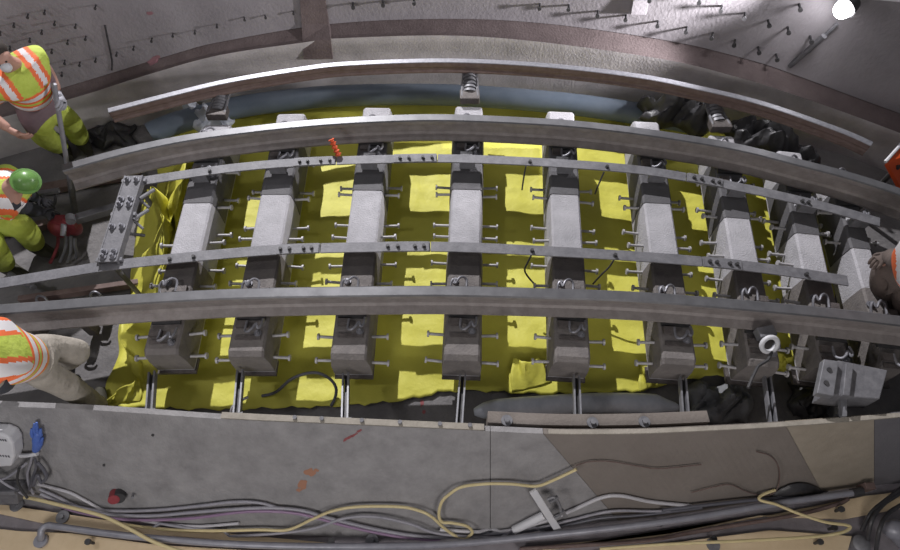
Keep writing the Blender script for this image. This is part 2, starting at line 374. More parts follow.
for k,(na,fa) in enumerate(TIES):
    a=W(*na,TZ); b=W(*fa,TZ); d=(b-a); Lg=d.length; d.normalize(); l=V((d.y,-d.x,0)) # lateral to +x
    root=empty('concrete_tie',(a+b)/2+V((0,0,-TH)),TOR[k],'railway tie','concrete ties under the rails')
    TIEF.append((root,a,d,l,Lg))
    wf=[.95,1,1,1,.97,.92,.84,.78,.6][k]; wt=.096*wf; wb=.116*wf
    sec=[(-wb,-TH),(wb,-TH),(wb,-TH*.45),(wt+.006,-.012),(wt-.006,0),(-wt+.006,0),(-wt-.006,-.012),(-wb,-TH*.45)]
    m=MB(); n=len(sec); st=[(0,.02),(.03,0),(Lg-.03,0),(Lg,.02)]; vs=[]
    for (s,dr) in st:
        for (x,z) in sec: vs.append(a+d*s+l*x*(1-dr)+V((0,0,z if z<-.1 else z-dr)))
    fs=[]
    for j in range(3):
        for i in range(n): fs.append((j*n+i,j*n+(i+1)%n,(j+1)*n+(i+1)%n,(j+1)*n+i))
    fs += [tuple(range(n-1,-1,-1)),tuple(range(3*n,4*n))]
    m.add(vs,fs); m.build('tie_body',M_TIE,root)
    for (s0,s1,mt) in ((-.004,cross2(PLA,a,d)-.03,M_BOOTN),(cross2(PUA,a,d)-.285,cross2(RU,a,d)+.06,M_BOOTF)):
        s1=min(s1,Lg-.12); m=MB(); vs=[]
        sc=[(x+math.copysign(.004,x),z+(.004 if z>-.05 else 0)) for x,z in sec if z>-TH+.001]+[(-wb-.003,-TH+.02),(wb+.003,-TH+.02)]
        sc=[(-wb-.004,-TH+.02),(wb+.004,-TH+.02)]+[(x+math.copysign(.004,x),z+(.004 if z>-.05 else 0)) for x,z in sec[2:]]
        n2=len(sc); st=[(s0,.02),(s0+.03,0),(s1,0)] if s0<0 else [(s0,0),(s1,0)]
        for (s_,dr) in st:
            for (x,z) in sc: vs.append(a+d*s_+l*x*(1-dr)+V((0,0,z if z<-.1 else z-dr)))
        fs=[]
        for j in range(len(st)-1):
            for i in range(n2): fs.append((j*n2+i,j*n2+(i+1)%n2,(j+1)*n2+(i+1)%n2,(j+1)*n2+i))
        fs += [tuple(range(n2-1,-1,-1)),tuple(range((len(st)-1)*n2,len(st)*n2))]
        m.add(vs,fs); m.build('rubber_boot',mt,root)
    # end bracket under the near end
    m=MB(); m.box(a+d*.03+V((0,0,-TH-.012)),l*.12,d*.05,V((0,0,.010))); m.build('end_plate',M_TIEDIRT,root)
    for ts,zz in ((UPS,-.085),(LOS,-.15)):
        for t in ts:
            if not .02<t<.98: continue
            for sd in (-1,1):
                if (t<.55 and (k,sd) in ((7,1),(8,-1),(8,1))) or (k==0 and sd<0 and t>.5): continue
                j=random.uniform(-.012,.012)
                ww = wt+.004+(wb-wt)*min(1,-zz/(TH*.55))
                o3=l*sd
                tilt=(o3+V((0,0,random.uniform(-.06,.08)))+d*random.uniform(-.06,.06)).normalized()
                x=tilt.orthogonal().normalized(); y=tilt.cross(x)
                inst(ME_STUD,'headed_stud',root,frame(x,y,tilt,a+d*(t*Lg+j)+o3*(ww-.002)+V((0,0,zz))))
    for path,nm in ((RLp,'n'),(RU,'f')):
        t=cross2(path,a,d)
        if t is None: continue
        c=a+d*t
        m=MB(); m.box(c+V((0,0,.0105)),l*.085,d*.085,V((0,0,.0098))); m.build('rail_pad',M_DARK,root)
        for sd in (-1,1):
            q=c+d*((.118 if 0<k<6 else .15)*sd)+V((0,0,.0045))
            if (q-a).dot(d)<.02 or (q-a).dot(d)>Lg-.02: continue
            inst(ME_SHO,'shoulder',root,frame(l,d,V((0,0,1)),q+l*(.045*sd)))
            inst(ME_CLIP,'rail_clip',root,frame(l*(-sd),d*sd*-1,V((0,0,1)),q+d*(.012*sd)-l*(.03*sd)+V((0,0,.012))))
            inst(ME_BOLT,'bolt',root,frame(l,d,V((0,0,1)),q+d*(.055*sd)-l*(.055*sd)))
        if nm=='n':
            q=c-d*.2
            m=MB(); m.box(q+V((0,0,.006)),l*.075,d*.012,V((0,0,.006))); m.build('weld_strip',M_TIEDIRT,root)
        else:
            m=MB(); m.box(c-d*.19+V((0,0,.012))-l*.01,l*.042,d*.022,V((0,0,.012))); m.build('clip_cap',M_WHITE,root)

# ------------------------------------------------------------------ guard angles
UA=[(120,185),(140,181),(225,168.5),(300,162),(400,158.5),(465,158.5),(560,163),(650,171),(745,188),(820,205),(880,222)]
LA=[(-60,291),(0,283),(60,273),(120,264),(230,253),(300,248.5),(400,246.5),(465,247),(560,251.5),(650,257),(720,263),(780,270),(850,281),(880,287)]
AZ=-.09
AP=[(-.036,0),(.036,0),(.036,-.098),(.027,-.098),(.027,-.009),(-.036,-.009)]
def angle(line,x0,x1,label,bolts,splice=None):
    far=line is UA
    AP=[(-.036,0),(.036,0),(.036,-.035 if far else -.094),(.027,-.035 if far else -.094),(.027,-.009),(-.036,-.009)]
    px=sub(line,x0,x1,max(6,int((x1-x0)/12))); p=[W(x,y,AZ) for x,y in px]
    root=empty('steel_angle',W((x0+x1)/2,yat(cr(line,8),(x0+x1)/2),TZ),label,'angle bar','steel angles clamped across the ties')
    m=MB(); m.sweep(p,AP); m.build('angle_bar',M_ZINC,root)
    if splice:
        sx=sub(line,splice[0],splice[1],4); m=MB(); m.sweep([W(x,y,AZ) for x,y in sx],[(-.04,.0008),(.031,.0008),(.031,.011),(-.04,.011)]); m.build('splice_plate',M_ZINC,root)
    C=cr(line,8)
    if far:
        for (rt,ta,td,tl,tL) in TIEF:
            t=cross2(pathpx(line,AZ),ta,td)
            if t is None: continue
            c=ta+td*t
            if not p[0].x+.02<c.x<p[-1].x-.02: continue
            m=MB(); m.box(c+V((0,0,.0525)),tl*.055,td*.02,V((0,0,.0375))); m.build('spacer',M_ZINC2,root)
    for bx in bolts:
        m4=frame(V((1,0,0)),V((0,1,0)),V((0,0,1)),W(bx,yat(C,bx)+1,AZ)+V((0,0,.011 if splice and splice[0]<bx<splice[1] else .0006)))
        m4=m4@Matrix.Scale(.62,4)
        o=inst(ME_BOLTD,'bolt',root,m4)
m=MB(); m.cyl((0,0,0),(0,0,.006),.022,n=16); m.cyl((0,0,.006),(0,0,.03),.017,n=6); ME_BOLTD=mesh_only(m,M_DARK)
angle(UA,137,336,'steel angle on the leftmost ties, far line, ending under the orange rag',[210,300,308,321,330],(294,335))
angle(UA,336.8,437,'short steel angle of the far line over the third tie, bolted joint at right end',[400,409,423,432],(394,436))
angle(UA,437.8,686,'long steel angle of the far line across middle tie and next two',[530,607])
angle(UA,686.8,880,'steel angle at far line from the seventh tie into dark right end',[693.5,701,712,718.5,802,808],(688,722))
angle(LA,-60,320,'steel angle of the near line reaching from left frame edge to second tie',[170,194,281,290,304,312],(277,319))
angle(LA,320.8,430,'short steel angle of the near line over third tie, bolted joint at right end',[388,398,415,424],(383,429))
angle(LA,430.8,702,'long steel angle of the near line across middle tie and next two',[532,615])
angle(LA,702.8,848,'steel angle of the near line beginning with four bolts left of seventh tie',[709,716,729,736,806],(704,741))

# ------------------------------------------------------------------ yellow sheet
ysh=empty('yellow_membrane',W(450,260,-.6),'large yellow plastic sheet covering the trench floor under the concrete ties','plastic sheet')
top=[(168,126),(260,112),(350,102),(450,100),(560,107),(650,119),(730,136),(790,154),(838,173)]
bot=[(104,407),(180,409),(290,408),(392,402),(455,391),(540,394),(640,391),(676,381),(735,375),(800,372),(832,372)]
NT,NB=120,90
T=cr(top,8);B=cr(bot,8)
random.seed(3)
def wob(x,y): return .004*math.sin(9*x+4*y)+.003*math.sin(17*y-6*x)+.0025*math.sin(31*x+11)+.002*math.sin(43*y+7*x)
vs=[];fs=[]
for j in range(NB+1):
    for i in range(NT+1):
        u=i/NT; w=j/NB
        tx=168+(838-168)*u; bx=104+(832-104)*u
        by=yat(B,bx)+1.2*math.sin(bx*.21)+.8*math.sin(bx*.47); ty=yat(T,tx)
        x=bx+(tx-bx)*w; y=by+(ty-by)*w
        if i<8: x+= (8-i)*.4*math.sin(y*.11)
        p=W(x,y,-.6); p.z=-.597+wob(p.x,p.y)
        vs.append(p)
for j in range(NB):
    for i in range(NT): fs.append((j*(NT+1)+i,j*(NT+1)+i+1,(j+1)*(NT+1)+i+1,(j+1)*(NT+1)+i))
m=MB(); m.add(vs,fs); o=m.build('sheet',M_SHEET,ysh,True)
sm=o.modifiers.new('solid','SOLIDIFY'); sm.thickness=.003
def flap(bl,tl,seed,parent=ysh,n=14,amp=.03,name='fold',mt=None):
    """crumpled standing fold between two 3D edge lists"""
    random.seed(seed); A_=cr(bl,6);B_=cr(tl,6); k=min(len(A_),len(B_)); vs=[];fs=[]
    ph=[random.uniform(0,6) for _ in range(6)]
    for j in range(n+1):
        for i in range(k):
            w=j/n; p=V(A_[i]).lerp(V(B_[i]),w)
            a=amp*math.sin(math.pi*w)*0.6+amp*w*.5
            s=i/k*14
            p+=V((a*math.sin(s+ph[0]+3*w)+a*.5*math.sin(2.3*s+ph[1]), a*.5*math.sin(1.7*s+ph[2]+2*w), a*.7*math.sin(1.3*s+ph[3]+4*w)))
            vs.append(p)
    for j in range(n):
        for i in range(k-1): fs.append((j*k+i,j*k+i+1,(j+1)*k+i+1,(j+1)*k+i))
    m=MB(); m.add(vs,fs); o=m.build(name,mt or M_SHEET,parent,True)
    s=o.modifiers.new('solid','SOLIDIFY'); s.thickness=.004
    return o
flap([W(146,190,-.56),W(138,222,-.57),W(134,250,-.58),W(132,275,-.58),W(130,300,-.58)],[W(152,186,-.30),W(160,212,-.30),W(163,240,-.32),W(161,268,-.36),W(153,300,-.42)],1,amp=.022)
flap([W(152,186,-.30),W(160,212,-.30),W(163,240,-.32),W(161,268,-.36),W(153,300,-.42)],[W(176,205,-.59),W(172,225,-.59),W(170,245,-.59),W(166,270,-.59),W(160,300,-.59)],1,amp=.02)
flap([W(176,165,-.57),W(166,185,-.57),W(164,205,-.57),W(168,225,-.57)],[W(190,148,-.34),W(184,170,-.30),W(180,192,-.30),W(174,214,-.40)],2,amp=.015)
flap([W(190,148,-.34),W(184,170,-.30),W(180,192,-.30),W(174,214,-.40)],[W(194,160,-.59),W(188,180,-.59),W(184,205,-.59),W(176,235,-.59)],2,amp=.015)
flap([W(158,300,-.6),W(150,330,-.6),W(146,360,-.6),W(144,385,-.6)],[W(124,300,-.5),W(120,330,-.47),W(126,352,-.52),W(136,378,-.57)],3,amp=.02)
flap([W(140,402,-.59),W(128,402,-.59),W(116,403,-.59),W(104,405,-.59)],[W(141,380,-.56),W(128,384,-.53),W(114,394,-.55),W(102,403,-.57)],4,amp=.015)
flap([W(512,392,-.59),W(525,390,-.59),W(540,386,-.59),W(552,382,-.59)],[W(514,357,-.55),W(526,362,-.52),W(540,358,-.54),W(552,360,-.56)],5,amp=.015)
flap([W(640,392,-.59),W(650,388,-.59),W(657,384,-.59)],[W(640,362,-.55),W(648,368,-.52),W(655,380,-.56)],6,amp=.015)
flap([W(776,368,-.59),W(786,372,-.59),W(800,374,-.59)],[W(776,350,-.50),W(787,358,-.47),W(798,352,-.5)],8,amp=.02)

# ------------------------------------------------------------------ pipes / plastic
m=MB(); pl=[(150,134),(180,122),(240,107),(300,99),(350,95.5),(450,95),(560,103),(640,114),(700,124)]
m.tube(pathpx(pl,-.45,6),.088,20); o=m.build('blue_grey_pipe',M_PIPE,None,True); tag(o,'thick blue-grey pipe lying between far rail and third rail','pipe')
m=MB(); m.tube([W(x,y,-.50) for x,y in cr([(474,412),(500,409),(540,406),(600,403),(650,404),(678,408)],6)],[.02,.03,.04,.05,.055]+[.062]*21+[.05,.04,.035,.03,.02],16)
o=m.build('wrapped_pipe',M_GREYPL,None,True); tag(o,'pale grey plastic-wrapped pipe lying behind the wall top, at the sheet bottom edge','pipe')
def crumple(name,poly,z0,h,mt,label,cat,seed,group=None,n=16):
    """heap of sheet plastic over a pixel polygon's box"""
    random.seed(seed); (x0,y0,x1,y1)=poly; vs=[];fs=[]
    ph=[random.uniform(0,6) for _ in range(8)]
    for j in range(n+1):
        for i in range(n*2+1):
            u=i/(2*n); w=j/n
            e=(math.sin(math.pi*u)*math.sin(math.pi*w))**.5 if 0<u<1 and 0<w<1 else 0
            px=x0+(x1-x0)*u+3*math.sin(w*9+ph[4]); py=y0+(y1-y0)*w+3*math.sin(u*11+ph[5])+ (poly_s*u if (poly_s:=slope.get(seed,0)) else 0)
            z=z0+h*e*(.6+.22*math.sin(u*13+ph[0]+4*w)+.18*math.sin(w*11+ph[1]-6*u)+.12*math.sin(u*29+ph[2]+w*17)+.1*abs(math.sin(u*19-w*13+ph[3])))
            p=W(px,py,z0); p.z=max(z,z0); vs.append(p)
    k=2*n+1
    for j in range(n):
        for i in range(2*n): fs.append((j*k+i,j*k+i+1,(j+1)*k+i+1,(j+1)*k+i))
    m=MB(); m.add(vs,fs); o=m.build(name,mt,None,True); tag(o,label,cat,group)
    s=o.modifiers.new('solid','SOLIDIFY'); s.thickness=.004
slope={21:14,22:38,25:4,24:16}
crumple('black_plastic_sheet',(640,100,706,122),-.36,.30,M_BLACKPL,'black plastic sheet crumpled over the pipe left of the right-hand insulator','plastic sheet',21)
crumple('black_plastic_sheet',(726,118,815,146),-.40,.30,M_BLACKPL,'black plastic sheet crumpled behind the far rail right of the right-hand insulator','plastic sheet',22)
crumple('black_plastic_bag',(688,384,750,424),-.60,.16,M_BAG,'dull black plastic bag lying below the sixth and seventh ties by the wall','plastic bag',23)
crumple('grey_plastic_sheet',(186,102,232,124),-.46,.16,M_GREYPL,'grey plastic sheet draped over the pipe by the leftmost tie','plastic sheet',24)
crumple('black_cloth',(790,385,830,418),-.60,.12,M_BLACKPL,'small dark cloth heap below the grey steel box','cloth',25)
crumple('black_plastic_sheet',(90,124,134,147),-.60,.09,M_BLACKPL,'small dark plastic sheet on the ground right of upright person with pole','plastic sheet',26)

# insulators under the third rail
def insulator(px,py,tp,label):
    base=W(px,py,-.188); top_=W(tp[0],tp[1],-.118)
    root=empty('insulator_stand',base,label,'insulator','third rail insulators')
    d=top_-base
    m=MB(); m.box(base+V((0,0,.03)),(.075,0,0),(0,.05,0),(0,0,.03)); m.build('base_block',M_TIEDIRT,root,bevel=.006)
    m=MB(); c0=base+d*.15; 
    m.cyl(c0,base+d*.9,.042,.032,14)
    for i in range(5):
        c=base+d*(.25+i*.14); dd=d.normalized()*.012
        m.cyl(c-dd,c+dd,.066-.004*i,.058-.004*i,18)
    m.build('ribbed_insulator',M_ZINC2,root,True)
    m=MB()
    for sx in (-1,1): m.cyl(base+V((sx*.062,-.02,.05)),base+d*.86+V((sx*.05,0,0)),.012,n=8)
    m.build('side_rod',M_ZINC,root)
    m=MB(); m.box(base+d*.94,(.06,0,0),(0,.05,0),(0,0,.012)); m.build('top_bracket',M_ZINC,root)
insulator(469.5,100,(470,72),'tall ribbed insulator under the third rail behind the middle tie')
insulator(718,128,(712,102),'ribbed insulator under third rail beside crumpled black plastic at right')
insulator(219,116,(222,93.5),'ribbed insulator under the third rail behind leftmost tie')

# ------------------------------------------------------------------ struts
SL=[((153,369),(150,413)),((241,367),(237,416)),((346,370),(345,421)),((463,371),(459,427)),((576,372),(578,431)),((682,374),(686,429)),((766,372),(773,426)),((843,375),(840,420))]
wh=['below the leftmost tie','below the second tie, beside the white wire','below the third tie at the black hose arch','below the middle tie','below the fifth tie, crossing the wrapped pipe','below the sixth tie, at the black bag','below the seventh tie, right of black bag','below the grey steel box']
for k,(a,b) in enumerate(SL):
    p=W(*a,-.36); q=W(*b,-.26); d=(q-p).normalized(); p=p+d*.035; q=q-d*(.07 if k in (4,5) else 0); l=d.cross(V((0,0,1))).normalized(); up=l.cross(d)
    root=empty('strut_channel',p,'short double steel strut '+wh[k]+', reaching the wall','strut','struts from tie ends to the wall')
    for sd in (-1,1):
        m=MB(); m.box((p+q)/2+l*.016*sd,l*.005,d*((q-p).length/2),up*.02); m.build('flange',M_ZINC2,root)
    m=MB(); m.box((p+q)/2-up*.016,l*.009,d*((q-p).length/2),up*.004); m.build('web',M_DARK,root)
    m=MB(); m.box(q+d*.006,l*.04,d*.006,up*.03); m.build('end_bracket',M_ZINC,root)
# waler behind right wall with bolts
T=cr(WT,8)
root=empty('timber_waler',W(590,425,-.6),'grey timber waler with big washers behind the wall top at right','beam')
px=[(x,yat(T,x)-5.5-1.5) for x in [488+i*(222/14) for i in range(15)]]
m=MB(); m.sweep([W(x,y,-.235)+V((0,.04,0)) for x,y in px],[(-.03,0),(.035,0),(.035,-.36),(-.03,-.36)]); m.build('beam',M_WALLB,root)
for bx in (507,593,645,722):
    if bx>705: continue
    by=yat(T,bx)-6; m=MB(); c=W(bx,by,-.234)+V((0,.03,.001)); m.cyl(c,c+V((0,0,.008)),.032,n=18); m.cyl(c+V((0,0,.008)),c+V((0,0,.028)),.016,n=6); m.build('washer_bolt',M_ZINC2,root,True)
root=empty('ledge_strip',W(350,420,-.199),'pale timber strip with bolt heads along left half of the wall top','strip')
px=[(x,yat(T,x)-3.2) for x in [222+i*(262/14) for i in range(15)]]
m=MB(); m.sweep([W(x,y,-.198) for x,y in px],[(-.016,0),(.018,0),(.018,.014),(-.016,.014)]); m.build('strip',M_CAPST,root)
for bx in (295,322,362,400,440,470):
    c=W(bx,yat(T,bx)-5,-.183); m=MB(); m.cyl(c,c+V((0,0,.012)),.012,n=8); m.build('bolt_head',M_ZINC,root)
root=empty('ledge_rail',W(700,430,-.199),'pale edge strip along the right half of the wall top','strip')
px=[(x,yat(T,x)-1.6) for x in [548+i*(405/20) for i in range(21)]]
m=MB(); m.sweep([W(x,y,-.198) for x,y in px],[(-.012,0),(.012,0),(.012,.016),(-.012,.016)]); m.build('strip',M_CAPST,root)

# ------------------------------------------------------------------ left frame, tubes
def sqtube(m,a,b,w,h): 
    a=V(a);b=V(b); d=(b-a).normalized(); l=d.cross(V((0,0,1))).normalized(); up=l.cross(d); m.box((a+b)/2,l*w,d*((b-a).length/2),up*h)
root=empty('channel_frame',W(118,260,-.6),'perforated steel channel standing across the angles at left, with brackets','frame')
a=W(134,176,-.06); b=W(107,262,-.06); d=(b-a).normalized(); l=d.cross(V((0,0,1))).normalized()
m=MB(); m.box((a+b)/2,l*.055,d*((b-a).length/2),V((0,0,.004)))
for sd in (-1,1): m.box((a+b)/2+l*.058*sd+V((0,0,-.018)),l*.004,d*((b-a).length/2),V((0,0,.026)))
m.build('channel',M_ZINC,root)
for t in (.06,.3,.36,.62,.9,.95):
    for sd in (-1,1):
        inst(ME_BOLT,'bolt',root,frame(V((1,0,0)),V((0,1,0)),V((0,0,1)),a.lerp(b,t)+l*.03*sd+V((0,0,.0045))))
for t in (.04,.45,.96):
    m=MB(); c=a.lerp(b,t)+V((0,0,-.02)); m.box(c,l*.08,d*.012,V((0,0,.012))); m.build('cross_bracket',M_ZINC2,root)
for t,sd in ((.25,1),(.5,1)):
    m=MB(); c=a.lerp(b,t)-l*.065; m.cyl(c+V((0,0,-.03)),c-l*.06+V((0,0,-.06))-d*.1,.012,n=8); m.cyl(c+V((0,0,-.05)),c-l*.05+V((0,0,-.08))+d*.04,.01,n=8); m.build('brace_rod',M_ZINC,root)
for t in (.03,.97):
    m=MB(); c=a.lerp(b,t); m.cyl(V((c.x,c.y,-.10)),V((c.x,c.y,-.615)),.016,n=10); m.build('post',M_ZINC,root)
m=MB(); sqtube(m,W(70,221,-.33),W(122,206,-.33),.028,.028); o=m.build('square_tube',M_ZINC,None,bevel=.004); tag(o,'grey square steel tube from red hoist to perforated channel','tube')
m=MB(); m.cyl(W(112,232,-.5),W(150,236,-.5),.012,n=8); o=m.build('steel_rod',M_ZINC2,None,True); tag(o,'thin steel rod between perforated channel and yellow fold','rod')
# pale lumber at left between rails
for k,(a,b,w,lb) in enumerate([((-40,240),(60,222),.03,'dark square beam on the trench floor behind crouching person'),((40,190),(140,172),.04,'long dark timber on the trench floor behind the perforated channel'),((20,300),(140,283),.02,'flat steel bar on the trench floor between near rail and near angle')]):
    m=MB(); sqtube(m,W(*a,-.56),W(*b,-.56),w,.03); o=m.build('floor_beam',M_RUST,None,bevel=.004); tag(o,lb,'beam')
# eye bolts / clamps by the near rail
EY=[((96,297),'ring clamp standing behind near rail, right of two'),((42,301),'ring clamp standing behind near rail, left of two'),((82,320),'ring clamp in front of near rail by kneeling khaki legs'),((28,322),'ring clamp in front of near rail above orange vest')]
for (x,y),lb in EY:
    c=W(x,y,-.42); root=empty('ring_clamp',V((c.x,c.y,-.6)),lb,'clamp','ring clamps along the near rail')
    m=MB(); m.tube([c+V((.035*math.cos(t),.02*math.sin(t),.035*math.sin(t))) for t in [i*math.pi*1.7/14 for i in range(15)]],.008,8); m.build('ring',M_CLIP,root,True)
    m=MB(); m.box(c+V((0,0,-.11)),(.03,0,0),(0,.03,0),(0,0,.065)); m.build('clamp_body',M_TIEDIRT,root,bevel=.004)
m=MB(); m.tube([W(x,y,-.45) for x,y in cr([(10,274),(22,282),(30,284),(34,288)],4)],.02,10); m.sph(W(28,283,-.43),.03); o=m.build('lever_clamp',M_ZINC,None,True); tag(o,'grey lever clamp at left frame edge below near angle','clamp')

# red chain hoist with hoses
root=empty('red_hoist',W(66,240,-.6),'dark red chain hoist with hanging hoses beside crouching person','hoist')
m=MB(); m.sph(W(60,228,-.38),(.075,.06,.085)); m.sph(W(72,226,-.38),(.06,.055,.09)); m.box(W(66,222,-.33),(.07,0,0),(0,.04,0),(0,0,.03)); m.build('housing',M_RED,root,True)
m=MB(); m.cyl(W(64,224,-.30),W(63,236,-.34),.018,n=10); m.cyl(W(70,216,-.28),W(71,222,-.28),.03,n=12); m.build('handle',M_ZINC2,root)
for k,(x0,y0,x1,y1,mt) in enumerate([(58,243,50,263,M_RED),(66,244,60,262,M_ZINC2),(71,244,68,262,M_ZINC2),(75,246,76,258,M_ZINC2)]):
    m=MB(); m.tube([W(x,y,z) for x,y,z in cr([(x0,y0-8,-.42),(x0,y0,-.46),((x0+x1)/2+1,(y0+y1)/2,-.5),(x1,y1,-.56)],4)],.011,8); m.build('hose',mt,root,True)
# steel clamp tool by crouching person's hands
root=empty('steel_clamp_tool',W(50,205,-.5),'pale steel clamp tool held in front of crouching person','tool')
m=MB(); m.box(W(48,192,-.30),(.075,.015,0),(-.004,.016,0),(0,0,.012)); m.build('jaw',M_ZINC2,root)
m=MB(); m.tube([W(x,y,-.31) for x,y in ((42,196),(47,205),(52,212))],.012,8); m.tube([W(x,y,-.33) for x,y in ((56,193),(55,203),(50,212))],.010,8); m.build('arm_link',M_DARK,root)

# ------------------------------------------------------------------ small things in bays
root=empty('orange_rag',W(334,150,-.19),'orange-red rag hanging at the joint of the far angle','rag')
m=MB(); random.seed(5); pts=[W(x,y,z) for x,y,z in cr([(331,139,.0),(333,143,-.02),(335,148,-.04),(337,152,-.06),(339,156,-.078)],4)]
m.tube(pts,[.018+.008*math.sin(i*1.9) for i in range(len(pts))],8); m.build('cloth',M_ORNG,root,True)
WI=[([(526,166),(524,176),(522,190)],-.2,'thin dark wire hanging by far angle between middle and fifth tie'),([(604,172),(598,186),(595,194)],-.2,'thin dark wire hanging by far angle between fifth and sixth tie'),([(533,252),(528,262),(525,272),(537,287)],-.2,'bent dark wire by near angle between middle and fifth tie'),([(617,254),(610,266),(600,276),(593,284)],-.2,'bent dark wire by near angle between fifth and sixth tie')]
for pts,z,lb in WI:
    m=MB(); m.tube([W(x,y,z-.06*i/len(pts)) for i,(x,y) in enumerate(cr(pts,4))],.006,6); o=m.build('hanging_wire',M_DARK,None,True); tag(o,lb,'wire','wires hanging from the angles')
m=MB(); m.tube([W(x,y,z) for x,y,z in cr([(262,396,-.58),(276,392,-.56),(290,380,-.5),(304,374,-.47),(318,373,-.47),(330,379,-.5),(336,388,-.54),(335,398,-.58),(331,406,-.585)],6)],.010,8)
o=m.build('black_hose',M_CABD,None,True); tag(o,'dark hose arching over yellow sheet left of the third strut','hose')
m=MB(); m.tube([W(x,y,z) for x,y,z in cr([(231,414,-.4),(232,408,-.38),(238,402,-.36),(248,397,-.38)],5)],.008,8)
o=m.build('white_wire',M_CABW,None,True); tag(o,'short white wire curling by the second strut','wire')
root=empty('ring_coupling',W(768,345,-.18),'pale metal ring coupling lying on the seventh tie','coupling')
c=W(768,346,-.12); m=MB(); m.tube([c+V((.045*math.cos(t),.028*math.sin(t),.04*math.sin(t)+.02)) for t in [i*2*math.pi/18 for i in range(19)]],.014,10); m.build('ring',M_WHITE,root,True)
m=MB(); c=W(765,333,-.12); m.box(c,(.05,.01,0),(-.006,.032,0),(0,0,.03)); m.build('block',M_ZINC2,root,bevel=.005)
m=MB(); m.tube([W(x,y,-.13) for x,y in ((772,352),(768,360),(758,366),(752,378),(748,388))],.009,8); m.build('wire_tail',M_DARK,root,True)
# grey steel box
root=empty('steel_box',W(850,390,-.6),'grey steel box tilted on its side in front of the eighth tie','box')
z=-.10
def pxbox(m,poly,z,th): m.slab([W(x,y,z) for x,y in poly],th)
m=MB(); pxbox(m,[(838,360),(853,363),(888,370),(880,399),(850,397),(826,394)],z-.02,.16); m.build('box_body',M_ZINC,root,bevel=.006)
m=MB(); pxbox(m,[(824,359),(839,361),(834,396),(817,393)],z+.015,.05); m.build('end_flange',M_ZINC2,root,bevel=.004)
m=MB(); pxbox(m,[(846,363),(854,364),(850,396),(843,395)],z+.012,.03); m.build('rib',M_ZINC,root,bevel=.004)
m=MB(); pxbox(m,[(840,398),(847,399),(847,416),(842,416)],z-.06,.03); m.build('leg',M_ZINC2,root)
for x,y in ((829,370),(826,383)):
    c=W(x,y,z+.0155); m=MB(); m.cyl(c,c+V((0,0,.006)),.014,n=12); m.build('bolt_hole',M_DARK,root)
m=MB(); pxbox(m,[(858,288),(873,289),(872,300),(858,299)],-.25,.05); o=m.build('concrete_block',M_TIE,None,bevel=.005); tag(o,'small pale block by brown-clad person right of the eighth tie','block')
crumple('dark_bag',(846,262,874,292),-.42,.18,M_BLACKPL,'dark tool bag beside brown-clad person on near angle end','bag',29)

# ------------------------------------------------------------------ lining pins
m=MB(); m.cyl((0,0,-.02),(0,0,.085),.009,n=8); m.cyl((0,0,.075),(0,0,.095),.017,n=8); ME_PIN=mesh_only(m,M_DARK)
PINS=[(799,4),(722,6),(745,13),(768,20),(787.5,27),(687,27),(713,33),(735,40),(758,47),(776,54),(810,36),(658,21),(626,15),(598,11),(569,5),(353,3),(383,1),(414,-1),(293,11),(265,15),(244,17),(540,4),(650,-4),(700,-2),
 (96,5),(45,10),(28,14),(14,23),(30,38),(10,46),(55,21),(42,30),(76,24),(86,36),(68,40),(52,49),(65,60),(80,62),(117,52),(96,58),(134,46),(152,38),(173,33),(195,30),(217,24),(62,72),(0,31)]
for x,y in PINS:
    p,n=hit(BL,x,y,0,True)
    sc=.9 if x>300 else .55
    z=n; xx=z.orthogonal().normalized(); yy=z.cross(xx)
    o=bpy.data.objects.new('lining_pin',ME_PIN); COL.objects.link(o); o.matrix_world=frame(xx,yy,z,p)@Matrix.Scale(sc,4)
    tag(o,'dark steel pin in the bright lining wall at right, casting a long shadow' if x>500 else ('dark steel pin in the lining wall near its middle' if x>240 else 'short dark pin in the grey lining wall at left'),'pin','pins in bright lining wall' if x>500 else ('pins in middle lining wall' if x>240 else 'pins in left lining wall'))
p,n=hit(BL,640,5,0,True); m=MB(); xx=V((1,0,0)); m.box(p+n*.02,(.06,0,0),(0,.02,.05),n*.02); o=m.build('wall_plate',M_FAR,None,bevel=.006); tag(o,'small square steel plate fixed on the lining wall among the pins','plate')
# drain crack line
m=MB(); pts=[hit(BL,x,y,.004) for x,y in cr([(105,25),(108,40),(112,60),(112,70)],4)]; m.tube(pts,.006,6); o=m.build('thin_pipe',M_DARK,None,True); tag(o,'thin dark line of conduit running down the left lining wall','conduit')
# floodlight top right
p,n=hit(BL,848,6,0,True); c=p-ray(848,7).normalized()*.22
c_flood=c.copy()
root=empty('flood_light',p+n*.005,'glaring round work light fixed on the lining wall at top right','lamp')
dirn=V((-.8,-.45,-.4)).normalized(); u=dirn.orthogonal().normalized()
m=MB(); m.cyl(c-dirn*.05,c+dirn*.02,.05,.075,20); m.build('housing',M_DARK,root,True)
m=MB(); m.sph(c+dirn*.03,(.062,.062,.062)); m.build('lens',M_LAMP,root,True)
m=MB(); m.tube([p,p+n*.06,c-dirn*.05],.012,8); m.build('bracket',M_ZINC,root)
# bracket bars casting diagonal shade beside lamp
p1=hit(BL,808,52,0); p2=hit(BL,836,20,.05)
m=MB(); m.cyl(p1,p2,.014,n=8); m.cyl(hit(BL,790,66,0),hit(BL,822,28,.10),.02,n=8); o=m.build('support_bar',M_ZINC,None,True); tag(o,'pair of steel support bars on the lining below the glaring light','bar')

